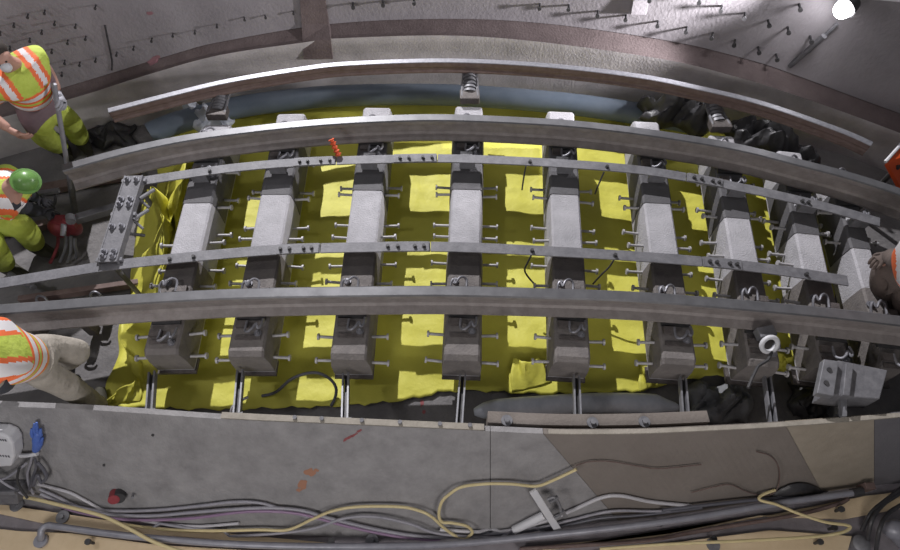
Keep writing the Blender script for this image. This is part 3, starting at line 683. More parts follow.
# ------------------------------------------------------------------ deck, conduits, cables
def board(poly,label,z=-.9,th=.028,mt=None):
    m=MB(); m.slab([W(x,y,z) for x,y in poly],th); o=m.build('deck_board',mt or M_PLY,None,bevel=.003); tag(o,label,'board','plywood boards of the walkway')
board([(-40,499),(0,504),(60,513),(140,525),(330,543),(330,548),(140,533),(60,527),(0,514),(-40,506)],'long plywood board at lower left, along the foot of the wall')
board([(-40,525),(20,531),(70,533),(160,545),(300,553),(300,600),(-40,600)],'plywood board at bottom left corner, under the elbow conduit')
board([(520,548),(670,533),(785,512),(864,496),(920,489),(920,505),(845,519),(760,516),(640,540),(520,553)],'plywood board at right, between conduit and dark sheet metal strip')
board([(480,566),(670,543),(770,530),(852,536),(835,600),(480,600)],'plywood board at bottom edge right of centre, under looping yellow cord')
def cableS(pts,r,mt,name,label,cat,group=None,offs=None,n=6,base=None):
    m=MB(); q=cr(pts,n); m.tube([S(x,y,r+.004+(offs or 0)) for x,y in q],r,8); o=m.build(name,mt,None,True); tag(o,label,cat,group); return o
def cableZ(pts,z,r,mt,name,label,cat,group=None):
    m=MB(); q=cr(pts,6); m.tube([W(x,y,z) for x,y in q],r,12); o=m.build(name,mt,None,True); tag(o,label,cat,group); return o
# big elbow conduit
root=empty('conduit_pipe',W(300,543,-.9),'long grey conduit pipe along the walkway with elbow at left','conduit')
m=MB(); m.tube([W(x,y,z) for x,y,z in cr([(42,541,-.90),(41,536,-.85),(42,529,-.83),(48,525.5,-.83),(60,527,-.83),(130,536,-.83),(230,544,-.83),(340,546.5,-.83),(450,544,-.83),(550,535,-.83),(670,521,-.83),(780,503,-.83),(852,493,-.83)],6)],.02,14); m.build('pipe',M_COND,root,True)
m=MB(); c=W(852,493,-.83); e=W(862,491,-.83); m.cyl(c,e,.026,n=16); m.build('end_cap',M_DARK,root,True)
m=MB(); c=W(42,541,-.897); m.cyl(c,c+V((0,0,.02)),.04,n=18); m.build('flange',M_COND,root,True)
cableZ([(520,549),(640,541),(700,531),(790,516),(835,505),(848,499)],-.875,.012,M_RUST,'thin_conduit','thin brown conduit on the right plywood board below the main conduit','conduit')
# grey cables at the wall foot
CB=[([(40,482),(70,490),(90,500),(105,508),(130,515),(160,521),(200,524),(240,521)],.009,M_CABW,'pale cable sagging from wiring bundle along left wall foot'),
([(42,486),(60,494),(85,505),(120,508),(160,507),(200,503),(235,499),(262,500),(285,507),(310,514),(330,518)],.009,M_CABG,'grey cable along wall foot, uppermost hump left of the centre'),
([(44,490),(70,501),(100,509),(150,512),(200,508),(260,504),(300,506),(330,514),(380,526),(430,533),(480,532)],.010,M_CABG,'grey cable running along wall foot to the yellow cord loop'),
([(48,494),(80,507),(130,515),(190,514),(250,507),(300,509),(350,522),(400,532),(440,536)],.009,M_CABP,'purplish cable along wall foot beneath other grey cables'),
([(150,522),(200,530),(250,530),(310,524),(345,513),(375,511),(410,518),(440,528),(500,532),(560,525)],.009,M_CABG,'grey cable humped at middle of wall foot, behind yellow cord'),
([(440,527),(500,529),(545,518),(575,506),(600,495),(620,493),(650,499),(690,503)],.011,M_CABW,'pale thick cable curving up right of the fallen bracket'),
([(470,533),(530,526),(570,517),(610,508),(650,508),(680,507)],.008,M_CABG,'thin grey cable flat along foot of brown wall section'),
([(480,535),(560,522),(600,514),(640,511),(700,504)],.008,M_CABD,'thin dark cable flat along foot of brown wall section'),
([(660,505),(720,498),(760,494),(800,492),(826,489)],.010,M_CABD,'dark cable along foot of wall under the beige lit patch')]
for k,(pts,r,mt,lb) in enumerate(CB): cableS(pts,r,mt,'cable',lb,'cable','cables along the foot of the wall',offs=.004+.006*(k%5))
cableZ([(-30,490),(0,494),(30,498),(60,505),(85,511),(105,517),(130,529),(150,540),(170,548),(200,557)],-.79,.011,M_CORD,'extension_lead','yellow cord crossing the left board and elbow conduit','cord')
cableS([(130,519),(170,524),(220,525),(262,524),(290,524),(315,513),(335,505),(360,501),(400,501),(420,505),(432,511),(444,522),(456,530),(467,531),(472,526),(466,520),(452,517),(442,516),(439,508),(442,496),(450,488),(462,481),(485,478),(510,478),(535,480),(552,474),(575,463)],.009,M_CORD,'extension_lead','long yellow cord looping on the wall near its centre joint','cord',offs=.03)
cableS([(575,463),(590,459),(610,459),(640,464),(660,466),(700,462)],.0035,M_RUST,'thin_wire','thin brown wire continuing across the brown wall section','wire',offs=.01)
cableS([(690,490),(710,485),(728,482),(745,489),(762,493),(774,489),(778,475),(776,462),(768,453),(755,449)],.0038,M_RUST,'thin_wire','thin curled wire hanging on the wall beside the beige lit patch','wire',offs=.01)
cableZ([(775,490),(762,495),(760,500),(775,504),(785,508),(800,514),(825,522),(846,525),(850,528),(840,533),(810,537),(740,541),(670,544),(600,549)],-.79,.009,M_CORD,'extension_lead','yellow cord doubling back across the right plywood boards','cord')
cableS([(775,493),(800,492),(815,493),(822,497)],.006,M_CABW,'thin_wire','short pale wire at foot of the beige lit patch','wire',offs=.02)
# black sheet standing in for a dark opening beside the beige lit patch
root=empty('black_archway',S(800,495),'black sheet shaped as a low drape humped at foot of wall left of beige panel','archway')
m=MB(); vs=[]; 
for i in range(15):
    u=i/14; x=768+57*u; h=14*math.sin(math.pi*min(1,u*1.0))**.7 if 0<u<1 else 0
    vs.append((x,497-4*u,h))
top=[];bt=[]
for x,y,h in vs: top.append(S(x,y-h,.012)); bt.append(S(x,y,.03))
k=len(vs); m.add(top+bt,[(i,i+1,k+i+1,k+i) for i in range(k-1)]); o=m.build('archway',M_BLACKPL,root,True); sm=o.modifiers.new('s','SOLIDIFY'); sm.thickness=.008
# fallen bracket
root=empty('fallen_bracket',S(545,515),'pale metal bracket with tube leaning at foot of wall below yellow cord','bracket')
a=S(531,482,.06); b=S(557,523,.06); d=(b-a).normalized(); n=V((0,-.5,.86)); l=d.cross(n).normalized(); n=l.cross(d)
m=MB(); m.box((a+b)/2,l*.022,d*((b-a).length/2),n*.008); m.build('flat_bar',M_WHITE,root,bevel=.003)
a=S(513,526,.03); b=S(543,510,.035); m=MB(); m.cyl(a,b,.025,n=18); m.build('tube',M_WHITE,root,True)
m=MB(); m.tube([S(x,y,.08) for x,y in cr([(545,488),(552,486),(557,494),(558,503),(552,507)],4)],.009,8); m.build('clamp',M_ZINC2,root,True)
m=MB(); m.box(S(561,502,.08),l*.012,d*.03,n*.012); m.box(S(551,488,.08),l*.03,d*.008,n*.01); m.build('clamp_plate',M_ZINC2,root)
# red capped pipe stub
p,nn=hit(BW,120,493,0,True); nn=(nn+V((.45,0,.1))).normalized()
root=empty('pipe_stub',p,'short pipe stub with red end sticking out of the left wall','pipe')
m=MB(); m.cyl(p,p+nn*.05,.036,n=20); m.build('collar',M_DARK,root,True)
m=MB(); m.cyl(p+V((-.028,0,0)),p+V((-.028,0,0))+nn*.062,.032,n=20); m.build('red_cap',M_RED,root,True)
m=MB(); q=S(134,493,.01); m.cyl(q,q+nn*.03,.008,n=8); m.build('nipple',M_ZINC2,root)
# white box, tray, glove, wiring
root=empty('junction_box',S(8,455),'white junction box with rounded top at left end of the wall','electrical box')
pr=[(-30,424),(-8,421),(12,422.5),(20,426),(24,433),(25,446),(22,455),(-30,458)]
nv=hit(BW,10,440,0,True)[1]; m=MB(); m.slab([S(x,y,.09) for x,y in pr],-nv*.085); m.build('box_body',M_WHITE,root,bevel=.012)
for x,y,w in ((10,427,7),(12,443,8)):
    for i in range(7):
        q=S(x-w+i*2*w/6,y+.3*i,.0915); m=MB(); m.box(q,(.0035,0,0),nv*.0008,V((0,.003,.008))); m.build('print_mark',M_INK,root)
m=MB(); m.tube([S(x,y,.03) for x,y in ((0,420),(0,413),(1,407))],.006,8); m.build('lead_wire',M_DARK,root)
root=empty('cable_tray',S(10,490),'open grey sheet metal tray below the white junction box','tray')
m=MB(); m.slab([S(x,y,.10) for x,y in [(-30,480),(28,479),(30,491),(-30,494)]],-nv*.09); m.build('tray',M_ZINC,root,bevel=.004)
m=MB(); m.slab([S(x,y,.112) for x,y in [(-30,478),(27,477),(28,480),(-30,481.5)]],-nv*.01); m.build('lip',M_ZINC2,root)
root=empty('blue_glove',S(41,448),'blue rubber glove hanging on wall next to the white junction box','glove')
m=MB(); m.tube([S(x,y,.03) for x,y in cr([(39,447),(41,441),(41,434),(42,428)],4)],[.016,.02,.023,.025,.026,.027,.028,.028,.026,.024,.022,.02,.012][:13],10)
for a_,b_ in (((37,432),(36,424)),((39,428),(39,419)),((42,428),(41,418)),((45,431),(45,424)),((45,440),(47,433))):
    m.tube([S(*a_,.035),S((a_[0]+b_[0])/2,(a_[1]+b_[1])/2,.04),S(*b_,.035)],[.011,.010,.006],8)
m.build('glove_body',M_BLUE,root,True)
m=MB(); m.tube([S(24,452,.03),S(32,451,.035),S(41,450,.03)],.012,8); o=m.build('valve_stem',M_WHITE,None,True); tag(o,'short pale fitting between white junction box and blue glove','fitting')
WB_=[[(36,452),(34,460),(31,470),(33,482),(37,490)],[(40,453),(41,462),(37,474),(34,484)],[(44,455),(50,462),(53,470),(48,475),(44,468),(40,478)],[(0,470),(12,470),(24,463),(34,455)],[(3,464),(14,473),(26,480),(36,486)],[(30,456),(28,468),(32,478),(38,486)]]
tl=['innermost vertical','second vertical','outer curling','upper crossing','lower crossing','inner looped']
for k,pts in enumerate(WB_): cableS(pts,.0075 if k!=2 else .01,[M_CABG,M_CABD,M_CABD,M_CABG,M_CABG,M_DARK][k],'wire_loop',tl[k]+' wire in the tangle under the white junction box','wire','wire tangle by the junction box',offs=.02+.012*k)
# deck bolts
for x,y,lb in ((833,509,'stubby dark bolt on the right board near conduit end'),(826,527,'stubby dark bolt between the doubled yellow cord'),(812,541,'stubby dark bolt at bottom edge right of centre'),(708,538,'stubby dark bolt on thin conduit right of centre'),(96,541,'stubby dark bolt at the bottom left board'),(334,540,'stubby dark bolt beside conduit at the middle'),(656,523,'stubby dark clip on the main conduit right of centre')):
    c=S(x,y+3,.0); root=empty('deck_bolt',c,lb,'bolt','bolts on the walkway boards')
    m=MB(); m.cyl(c+V((0,0,.03)),c+V((0,0,.085)),.009,n=10); m.build('shank',M_DARK,root,True)
    m=MB(); m.cyl(c+V((0,0,.085)),c+V((0,0,.105)),.018,n=8); m.build('head',M_DARK,root,True)
for x,y,lb in ((63,517,'oval steel washer plate on left board'),(17,505,'flat steel washer on the left board near frame edge'),(372,541,'small steel foot plate beside conduit left of centre'),(713,545,'oval steel washer by bottom edge right of centre')):
    c=W(x,y,-.898); m=MB(); m.cyl(c,c+V((0,0,.008)),.04,n=20); m.cyl(c+V((0,0,.008)),c+V((0,0,.022)),.014,n=6); o=m.build('washer_plate',M_ZINC2,None,True); tag(o,lb,'washer','washers on the walkway')
root=empty('round_fitting',W(857,544,-.93),'silver round fitting at bottom right beside black cables','fitting')
c=W(857,545,-.92); m=MB(); m.cyl(c,c+V((0,0,.05)),.05,.045,24); m.build('drum',M_ZINC,root,True)
m=MB(); m.cyl(c+V((0,0,.05)),c+V((0,0,.065)),.052,.03,24); m.build('lid',M_ZINC2,root,True)
for k,pts in enumerate([[(868,540,-.85),(872,520,-.75),(885,503,-.8),(910,488,-.85)],[(876,552,-.85),(880,528,-.72),(890,512,-.78),(915,498,-.82)],[(862,530,-.88),(872,512,-.78),(890,497,-.82),(912,480,-.86)]]):
    m=MB(); m.tube([W(x,y,z) for x,y,z in cr(pts,6)],.012,10); o=m.build('black_cable',M_BLACKPL,None,True); tag(o,['middle','lowest','uppermost'][k]+' of three thick black cables at bottom right corner','cable','black cables at the right corner')
m=MB(); m.sph(W(896,530,-.78),(.075,.06,.06)); m.cyl(W(896,530,-.78),W(910,545,-.9),.06,n=16); o=m.build('grey_housing',M_COND,None,True); tag(o,'rounded grey housing at right frame edge behind black cables','housing')
m=MB(); m.box(W(864,488,-.86)+V((0,.0,.02)),(.03,0,0),(0,.02,0),(0,0,.05)); o=m.build('wood_block',M_RUST,None,bevel=.004); tag(o,'small brown wooden block behind the conduit end cap','block')

# orange barrier at the right edge
root=empty('orange_barrier',W(905,190,-.6),'orange plastic barrier board with white edge at right frame edge','barrier')
m=MB(); A0=W(887,162,-.05);A1=W(905,142,.0); m.slab([A0,A1,A1+V((.3,0,0)),A0+V((.25,-.12,-.25))],.03); m.build('panel',M_ORP,root)
m=MB(); m.cyl(A0+V((-.012,0,.0)),A1+V((-.012,0,.0)),.012,n=8); m.build('white_edge',M_WHITE,root)
m=MB(); m.cyl(A0+V((.1,0,-.03)),V((A0.x+.1,A0.y,-.615)),.02,n=10); m.build('leg',M_DARK,root)

# ------------------------------------------------------------------ people
def skin_mesh(chains,name,mats,parent,sub=2,mfun=None,smooth=True,root_index=0):
    """chains: list of lists of (Vector, radius) ; nodes with identical coords are merged"""
    bm=bmesh.new(); lay=bm.verts.layers.skin.verify(); idx={}
    def gv(p,r):
        k=tuple(round(c,4) for c in p)
        if k not in idx:
            v=bm.verts.new(p); v[lay].radius=(r,r) if not isinstance(r,tuple) else r; idx[k]=v
            if len(idx)==1: v[lay].use_root=True
        return idx[k]
    for ch in chains:
        pv=None
        for p,r in ch:
            v=gv(V(p),r)
            if pv is not None and pv is not v and bm.edges.get((pv,v)) is None: bm.edges.new((pv,v))
            pv=v
    me=bpy.data.meshes.new(name); bm.to_mesh(me); bm.free()
    o=bpy.data.objects.new(name,me); COL.objects.link(o)
    o.modifiers.new('skin','SKIN').use_smooth_shade=True
    s=o.modifiers.new('sub','SUBSURF'); s.levels=sub; s.render_levels=sub
    bpy.context.view_layer.update()
    dg=bpy.context.evaluated_depsgraph_get(); ev=o.evaluated_get(dg)
    m2=bpy.data.meshes.new_from_object(ev); bpy.data.objects.remove(o); bpy.data.meshes.remove(me)
    m2.name=name
    m2.materials.clear()
    for q in (mats if isinstance(mats,(list,tuple)) else [mats]): m2.materials.append(q)
    if mfun:
        for p in m2.polygons: p.material_index=mfun(p.center)
    else:
        for p in m2.polygons: p.material_index=0
    org=V((0,0,0)); q=parent
    while q is not None: org+=q.location; q=q.parent
    m2.transform(Matrix.Translation(-org))
    m2.polygons.foreach_set('use_smooth',[True]*len(m2.polygons))
    o=bpy.data.objects.new(name,m2); COL.objects.link(o); o.parent=parent
    return o
def lerp(a,b,t): return V(a)+(V(b)-V(a))*t
def seg(a,b,r0,r1,n=3): return [(lerp(a,b,i/n),r0+(r1-r0)*i/n) for i in range(n+1)]
def hand(wrist,direc,normal,sz,curl,name,mt,parent,thumb=1):
    """palm with four unequal bent fingers and a thumb leaving the palm's side"""
    d=V(direc).normalized(); n=V(normal); n=(n-d*n.dot(d)).normalized(); s=d.cross(n)
    w=V(wrist); pc=w+d*sz*.45
    ch=[[(w-d*sz*.38,sz*.19),(w,sz*.17),(w+d*sz*.22,sz*.18),(pc,sz*.2)]]
    for k,(off,ln_) in enumerate(((-.27,.8),(-.09,.95),(.09,.9),(.26,.7))):
        k0=w+d*sz*.52+s*sz*off*.95; a=curl*.5; p=k0; dirv=d.copy(); c=[(pc,sz*.2),(k0,sz*.10)]
        for j,f in enumerate((.42,.33,.25)):
            dirv=(dirv*math.cos(a)+n*math.sin(a)).normalized(); 
            p=p+dirv*sz*ln_*.62*f; c.append((p,sz*(.085-.012*j))); a=curl*.75
        ch.append(c)
    t0=w+d*sz*.2+s*sz*.2*thumb*-1
    td=(d*.7-s*.8*thumb+n*.35).normalized(); t1=t0+td*sz*.22; t2=t1+(d*.9+n*.5).normalized()*sz*.22
    ch.append([(w+d*sz*.22,sz*.18),(t0,sz*.11),(t1,sz*.095),(t2,sz*.075)])
    return skin_mesh(ch,name,mt,parent,1)
def face_parts(c,up,fwd,r,parent):
    """nose, ears, eyes and mouth on the head at c"""
    up=V(up).normalized(); f=V(fwd); f=(f-up*f.dot(up)).normalized(); s=f.cross(up); c=V(c)
    def one(name,p,rr,mt):
        m=MB(); m.sph(p,rr,10,8); m.build(name,mt,parent,True)
    one('nose',c+f*r*.9-up*r*.12,(r*.12,r*.12,r*.18),M_SKIN)
    for q in (-1,1):
        one('ear',c+s*r*.8*q-up*r*.1,(r*.13,r*.16,r*.22),M_SKIN)
        one('eye',c+f*r*.8+s*r*.34*q+up*r*.1,r*.1,M_HAIR)
    one('mouth',c+f*r*.8-up*r*.5,(r*.24,r*.16,r*.08),M_LIP)
def vestfun(hips,neck,rightv,half,bands,vert,base=0):
    ax=V(neck)-V(hips); L=ax.length; ax.normalize(); rv=V(rightv).normalized()
    def fn(p):
        t=(p-V(hips)).dot(ax)/L; s=abs((p-V(hips)-ax*((p-V(hips)).dot(ax))).dot(rv))/half
        for a,b in bands:
            if a<=t<=b: return 2
            if a-.04<=t<=b+.04: return 1
        if t>bands[-1][1]+.05 and vert:
            a,b=vert
            if a<=s<=b: return 2
            if a-.11<=s<=b+.11: return 1
        return 0
    return fn
M_LIP=mat('lip',(.3,.12,.1),.6)

# --- upright person with the pole (upper left)
hip=W(39,112,.06); chest=W(24,82,.36); neck=W(12,66,.52); hd=W(0,57,.62)
shR=W(38,58,.47); shL=W(-8,88,.42)
fL=W(62,147,-.58); fR=W(82,142,-.58)
root=empty('person',V(((fL.x+fR.x)/2,(fL.y+fR.y)/2,-.62)),'person standing at upper left in lime vest and trousers, holding a long pole','person')
hL=lerp(hip,W(28,124,.04),.7); hR=lerp(hip,W(52,100,.08),.7)
kL=W(46,138,-.24); kR=W(70,122,-.22)
elR=W(49,76,.33); wrR=W(58,93,.25); elL=W(-14,112,.2); wrL=W(10,130,.1)
body=[[(hip,.12),(lerp(hip,chest,.5),.115),(chest,.13),(lerp(chest,neck,.6),.08),(neck,.055),(lerp(neck,hd,.5),.05),(hd,.066),(lerp(neck,hd,1.4),.05)],
 [(lerp(chest,neck,.6),.08),(shR,.052),(elR,.045),(lerp(elR,wrR,.5),.04),(wrR,.03)],
 [(lerp(chest,neck,.6),.08),(shL,.052),(elL,.045),(wrL,.03)],
 [(hip,.12),(hL,.095),(kL,.065),(fL,.04)],[(hip,.12),(hR,.095),(kR,.065),(fR,.04)]]
def torso(h,n,r=.19):
    ax=V(n)-V(h); L=ax.length; ax.normalize()
    def fn(p):
        q=V(p)-V(h); t=q.dot(ax)/L
        return 1 if t<.9 and (q-ax*q.dot(ax)).length<r and t>-.2 else 0
    return fn
skin_mesh(body,'body',[M_SKIN,M_SHIRT],root,3,torso(hip,neck))
def trousers(chains,mt,parent,name='trousers'): return skin_mesh(chains,name,mt,parent,2)
trousers([[(lerp(hip,chest,.12),.125),(hip,.135)],[(hip,.135),(hL,.112),(lerp(hL,kL,.6),.095),(kL,.085),(lerp(kL,fL,.45),.082),(lerp(kL,fL,.85),.078)],[(hip,.135),(hR,.112),(lerp(hR,kR,.6),.095),(kR,.085),(lerp(kR,fR,.45),.082),(lerp(kR,fR,.85),.078)]],M_LIMEP,root)
vf=vestfun(hip,neck,shR-shL,.24,[(.40,.48),(.60,.68)],(.36,.50))
v=skin_mesh([[(lerp(hip,chest,.42),.148),(lerp(hip,chest,.75),.15),(chest,.158),(lerp(chest,neck,.6),.145),(lerp(chest,neck,1.0),.085)],[(lerp(chest,neck,.6),.145),(shR,.085),(lerp(shR,elR,.55),.068)],[(lerp(chest,neck,.6),.145),(shL,.10),(lerp(shL,elL,.55),.068)]],'vest',[M_LIME,M_HVO,M_SILV],root,4,vf)
v['label']='lime vest with orange and silver stripes'
fwd=V((.5,-.8,-.25))
face_parts(hd,hd-neck,fwd,.064,root)
m=MB(); m.sph(hd+V((-.02,.025,.03)),(.066,.066,.06)); m.build('hair',M_HAIR,root,True)
m=MB(); m.sph(hd+fwd.normalized()*.05-V((0,0,.03)),(.034,.032,.03)); o=m.build('face_mask',M_WHITE,root,True)
pole_a=W(57,95,.27); pole_b=W(75,212,-.6)
hand(wrR,(pole_a-wrR)+V((.02,-.02,-.05)),V((-.5,-.3,-.2)),.13,1.1,'glove',M_GLOVE,root)
hand(wrL,V((.08,-.02,-.06)),V((.5,.3,-.2)),.13,.8,'hand',M_SKIN,root)
for f,k in ((fL,kL),(fR,kR)):
    fd=V((.10,-.12,0)); m=MB(); m.tube([f+V((0,0,.10)),f+V((0,0,.03)),f+fd*.4+V((0,0,-.0)),f+fd+V((0,0,-.0))],[.055,.058,.05,.03],12); m.build('boot',M_BOOT,root,True)
root=empty('long_pole',V((pole_b.x,pole_b.y,-.6)),'long dark steel pole held by upright person, foot between the rails','pole')
m=MB(); m.cyl(W(54,84,.36),pole_b,.016,n=12); m.build('shaft',M_COND,root,True)
m=MB(); d=(pole_b-pole_a).normalized(); m.cyl(pole_b-d*.35,pole_b-d*.01,.022,n=12); m.build('lower_sleeve',M_ZINC,root,True)

# --- crouching person with green hard hat (left)
hd=W(25,182,.17); neck=W(15,186,.13); chest=W(0,196,.0); hip=W(-28,215,-.22)
shA=W(8,176,.06); shB=W(12,204,.02)
kA=W(22,226,-.14); fA=W(38,248,-.57); kB=W(-8,248,-.14); fB=W(8,268,-.57)
root=empty('person',W(20,245,-.62),'person crouching at left in green hard hat and orange striped lime vest','person')
elA=W(22,190,-.1); wrA=W(36,199,-.26); elB=W(24,208,-.12); wrB=W(40,212,-.27)
skin_mesh([[(hip,.12),(lerp(hip,chest,.5),.12),(chest,.12),(lerp(chest,neck,.6),.07),(neck,.042),(hd,.058),(hd+V((.025,-.01,.01)),.05)],
 [(lerp(chest,neck,.6),.08),(shA,.06),(elA,.045),(wrA,.032)],[(lerp(chest,neck,.6),.08),(shB,.06),(elB,.045),(wrB,.032)],
 [(hip,.12),(lerp(hip,kA,.3),.095),(kA,.065),(fA,.042)],[(hip,.12),(lerp(hip,kB,.3),.095),(kB,.065),(fB,.042)]],'body',[M_SKIN,M_SHIRTD],root,3,torso(hip,lerp(chest,neck,1.05)))
skin_mesh([[(lerp(hip,chest,.15),.13),(hip,.138)]]+[[(hip,.138),(lerp(hip,q,.4),.112),(lerp(hip,q,.8),.095),(q,.09),(lerp(q,f,.45),.078),(lerp(q,f,.85),.07)] for q,f in ((kA,fA),(kB,fB))],'trousers',M_LIMEP,root,2)
skin_mesh([[(lerp(shA,elA,.4),.058),(elA,.056),(wrA,.042)]],'sleeve',M_SHIRTD,root,2); skin_mesh([[(lerp(shB,elB,.4),.058),(elB,.056),(wrB,.042)]],'sleeve',M_SHIRTD,root,2)
vf=vestfun(hip,neck,shB-shA,.2,[(.36,.46),(.60,.68)],(.35,.6))
skin_mesh([[(lerp(hip,chest,.1),.15),(lerp(hip,chest,.6),.15),(chest,.155),(lerp(chest,neck,.6),.14),(lerp(chest,neck,1.0),.085)],[(lerp(chest,neck,.6),.14),(shA,.08),(lerp(shA,elA,.35),.066)],[(lerp(chest,neck,.6),.14),(shB,.08),(lerp(shB,elB,.35),.066)]],'vest',[M_LIME,M_HVO,M_SILV],root,4,vf)
face_parts(hd,hd-neck+V((0,0,.05)),V((.6,-.4,-.6)),.058,root)
# hard hat: dome + brim
ht=MB(); hc=hd+V((.02,-.008,.02)); ax=V((.55,-.25,.8)).normalized(); u=ax.orthogonal().normalized(); w=ax.cross(u); vs=[];fs=[]; n=20
rows=[(0.0,.066)]+[(.058*math.sin(t),.066*math.cos(t)) for t in [i*math.pi/2/7 for i in range(1,7)]]
prof=[(-.008,.084),(-.002,.083),(.0,.068)]+rows[1:]
for h,r in prof:
    for i in range(n):
        t=2*math.pi*i/n; vs.append(hc+ax*h+u*r*math.cos(t)+w*r*math.sin(t))
vs.append(hc+ax*.0595)
for j in range(len(prof)-1):
    for i in range(n): fs.append((j*n+i,j*n+(i+1)%n,(j+1)*n+(i+1)%n,(j+1)*n+i))
for i in range(n): fs.append(((len(prof)-1)*n+i,(len(prof)-1)*n+(i+1)%n,len(vs)-1))
ht.add(vs,fs); o=ht.build('hard_hat',M_HAT,root,True); o['label']='green hard hat'
hand(wrA,V((.12,-.02,-.05)),V((0,-.3,-.9)),.13,.8,'glove',M_GLOVED,root); hand(wrB,V((.12,-.02,-.05)),V((0,.3,-.9)),.13,.8,'glove',M_GLOVED,root,-1)
for f in (fA,fB):
    m=MB(); m.tube([f+V((0,0,.12)),f+V((0,0,.03)),f+V((.06,-.03,.01)),f+V((.15,-.06,0))],[.052,.056,.05,.03],12); m.build('boot',M_BOOT,root,True)

# --- bending person with khaki trousers (lower left)
hip=W(34,359,.20); chest=W(2,357,.50); neck=W(-26,352,.72); hd=W(-48,350,.84)
shA=W(-16,335,.62); shB=W(-16,376,.62)
kA=W(78,352,-.05); fA=W(64,362,-.56); kB=W(68,386,-.16); fB=W(99,409,-.57)
hA=W(42,346,.16); hB=W(38,371,.14)
root=empty('person',W(94,388,-.62),'person bending at lower left in khaki trousers and orange and silver vest','person')
elA=W(-30,328,.4); wrA=W(-24,322,.15); elB=W(2,384,.36); wrB=W(10,372,.16)
skin_mesh([[(hip,.10),(lerp(hip,chest,.5),.10),(chest,.12),(lerp(chest,neck,.6),.075),(neck,.055),(hd,.09),(lerp(neck,hd,1.5),.075)],
 [(lerp(chest,neck,.6),.075),(shA,.06),(elA,.045),(wrA,.03)],[(lerp(chest,neck,.6),.075),(shB,.06),(elB,.045),(wrB,.03)],
 [(hip,.10),(hA,.075),(kA,.055),(fA,.04)],[(hip,.10),(hB,.075),(kB,.055),(fB,.04)]],'body',[M_SKIN,M_KHAKI],root,3,torso(hip,neck))
skin_mesh([[(lerp(hip,chest,.15),.105),(hip,.115)]]+[[(hip,.115),(h,.09),(lerp(h,q,.6),.078),(q,.08),(lerp(q,f,.3),.068),(lerp(q,f,.55),.078),(lerp(q,f,.72),.068),(lerp(q,f,.86),.078),(lerp(q,f,.97),.07)] for h,q,f in ((hA,kA,fA),(hB,kB,fB))],'trousers',M_KHAKI,root,3)
vf=vestfun(hip,neck,shB-shA,.2,[(.12,.20),(.30,.40),(.52,.60)],(.35,.6))
skin_mesh([[(lerp(hip,chest,.12),.125),(lerp(hip,chest,.6),.135),(chest,.15),(lerp(chest,neck,.6),.135),(lerp(chest,neck,1.0),.085)],[(lerp(chest,neck,.6),.135),(shA,.08),(lerp(shA,elA,.4),.066)],[(lerp(chest,neck,.6),.135),(shB,.08),(lerp(shB,elB,.4),.066)]],'vest',[M_LIME,M_HVO,M_SILV],root,4,vf)
skin_mesh([[(lerp(shB,elB,.3),.062),(elB,.058),(wrB,.045)]],'sleeve',M_SHIRTD,root,2)
skin_mesh([[(lerp(shA,elA,.3),.062),(elA,.058),(wrA,.045)]],'sleeve',M_SHIRTD,root,2)
hand(wrB,V((.06,.02,-.1)),V((.3,.9,0)),.14,.6,'hand',M_SKIN,root); hand(wrA,V((.06,.02,-.1)),V((.3,-.9,0)),.14,.6,'hand',M_SKIN,root,-1)
face_parts(hd,hd-neck+V((0,0,.1)),V((-.5,.4,-.4)),.09,root)
m=MB(); m.sph(hd+V((0,0,.03)),(.105,.105,.09)); m.build('hair',M_HAIR,root,True)
for f in (fA,fB):
    m=MB(); m.tube([f+V((0,0,.11)),f+V((0,0,.03)),f+V((-.01,.05,.01)),f+V((-.03,.13,0))],[.052,.056,.05,.03],12); m.build('boot',M_BOOT,root,True)

# --- kneeling person with brown trousers (right edge)
hip=W(925,285,.0); chest=W(924,262,.35); neck=W(930,238,.55); hd=W(930,226,.68)
k1=W(882,262,.06); f1=W(891,322,-.5); k2=W(905,300,-.1); f2=W(925,330,-.55)
shA=W(914,240,.48); shB=W(948,245,.48)
root=empty('person',W(905,325,-.62),'person kneeling at right frame edge in brown trousers and lime vest','person')
elA=W(902,264,.22); wrA=W(888,254,.12); elB=W(962,270,.25); wrB=W(940,290,.1)
skin_mesh([[(hip,.12),(lerp(hip,chest,.5),.115),(chest,.13),(lerp(chest,neck,.6),.08),(neck,.055),(hd,.09),(lerp(neck,hd,1.5),.075)],
 [(lerp(chest,neck,.6),.08),(shA,.06),(elA,.045),(wrA,.032)],[(lerp(chest,neck,.6),.08),(shB,.06),(elB,.045),(wrB,.032)],
 [(hip,.12),(lerp(hip,k1,.4),.09),(k1,.065),(f1,.045)],[(hip,.12),(lerp(hip,k2,.4),.09),(k2,.065),(f2,.045)]],'body',[M_SKIN,M_BROWN],root,3,torso(hip,neck))
skin_mesh([[(lerp(hip,chest,.15),.13),(hip,.14)]]+[[(hip,.14),(lerp(hip,q,.5),.115),(q,.085),(lerp(q,f,.45),.09),(lerp(q,f,.9),.085)] for q,f in ((k1,f1),(k2,f2))],'trousers',M_BROWN,root,2)
vf=vestfun(hip,neck,shB-shA,.2,[(.26,.36)],(.4,.6))
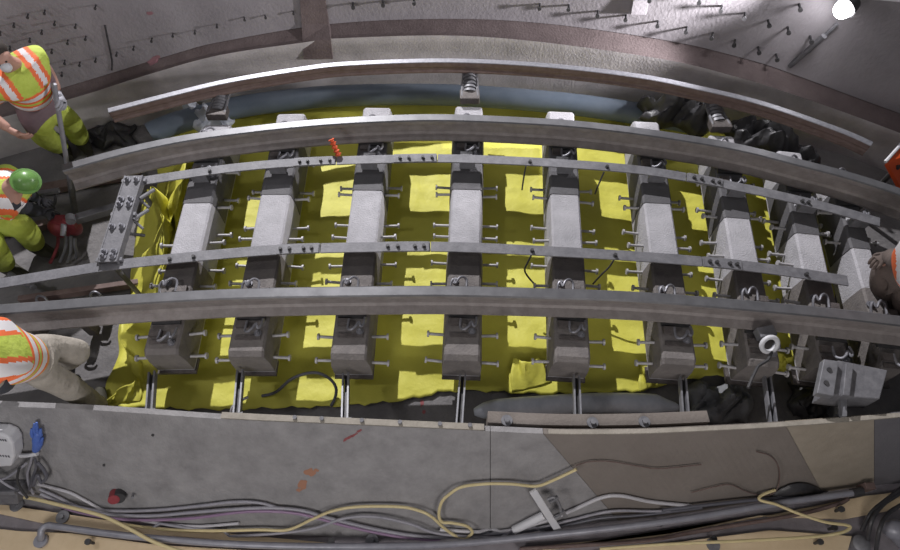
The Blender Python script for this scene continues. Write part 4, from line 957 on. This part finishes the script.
skin_mesh([[(lerp(hip,chest,.2),.145),(lerp(hip,chest,.6),.15),(chest,.155),(lerp(chest,neck,.6),.14),(lerp(chest,neck,1.0),.085)],[(lerp(chest,neck,.6),.14),(shA,.08),(lerp(shA,elA,.4),.066)],[(lerp(chest,neck,.6),.14),(shB,.08),(lerp(shB,elB,.4),.066)]],'vest',[M_LIME,M_HVO,M_SILV],root,4,vf)
skin_mesh([[(lerp(shA,elA,.3),.068),(elA,.064),(wrA,.05)]],'sleeve',M_BROWN,root,2)
hand(wrA,V((-.1,-.05,-.05)),V((0,-.3,-.9)),.12,1.0,'glove',M_BROWN,root); hand(wrB,V((-.1,-.05,-.05)),V((0,-.3,-.9)),.13,.7,'glove',M_GLOVE,root)
face_parts(hd,hd-neck,V((-.7,-.3,-.3)),.09,root)
m=MB(); m.sph(hd+V((0,0,.04)),(.105,.105,.085)); m.build('hard_hat',M_WHITE,root,True)

# ------------------------------------------------------------------ light
def point(name,loc,e,r=.06,col=(1,1,1),kind='POINT',aim=None,size=1.0,angle=1.2,blend=.5):
    l=bpy.data.lights.new(name,kind); l.energy=e; l.color=col
    if kind=='AREA': l.shape='DISK'; l.size=size
    else: l.shadow_soft_size=r
    if kind=='SPOT': l.spot_size=angle; l.spot_blend=blend
    o=bpy.data.objects.new(name,l); COL.objects.link(o); o.location=loc
    if aim is not None: o.rotation_euler=(V(aim)-V(loc)).to_track_quat('-Z','Y').to_euler()
    return o
point('tunnel_lamp',(-3.6,11.6,7.9),8500,.07,(1,.98,1),'SPOT',(-.4,2.3,-.3),angle=.84,blend=.8)
point('crown_lamp',(-1.1,3.3,2.6),20,.1,(1,.98,1))
point('flood_lamp',c_flood+V((-.14,-.10,-.05)),340,.05,(1,.97,1),'SPOT',c_flood+V((-3.0,.35,-.02)),angle=1.5,blend=.6)
point('walkway_fill',(-1.6,-.9,1.3),100,.4,(1,.97,.96))  # unseen pair of fill lights added to brighten near wall and deck
point('walkway_fill',(1.2,-.9,1.3),90,.5,(1,.95,.92))
point('left_fill',(-3.4,1.2,2.6),62,.15,(1,.98,1))  # unseen fill light added to lift the dark left end
w=bpy.data.worlds.new('world'); SC.world=w; w.use_nodes=True
w.node_tree.nodes['Background'].inputs[0].default_value=(.95,.95,1,1); w.node_tree.nodes['Background'].inputs[1].default_value=.095
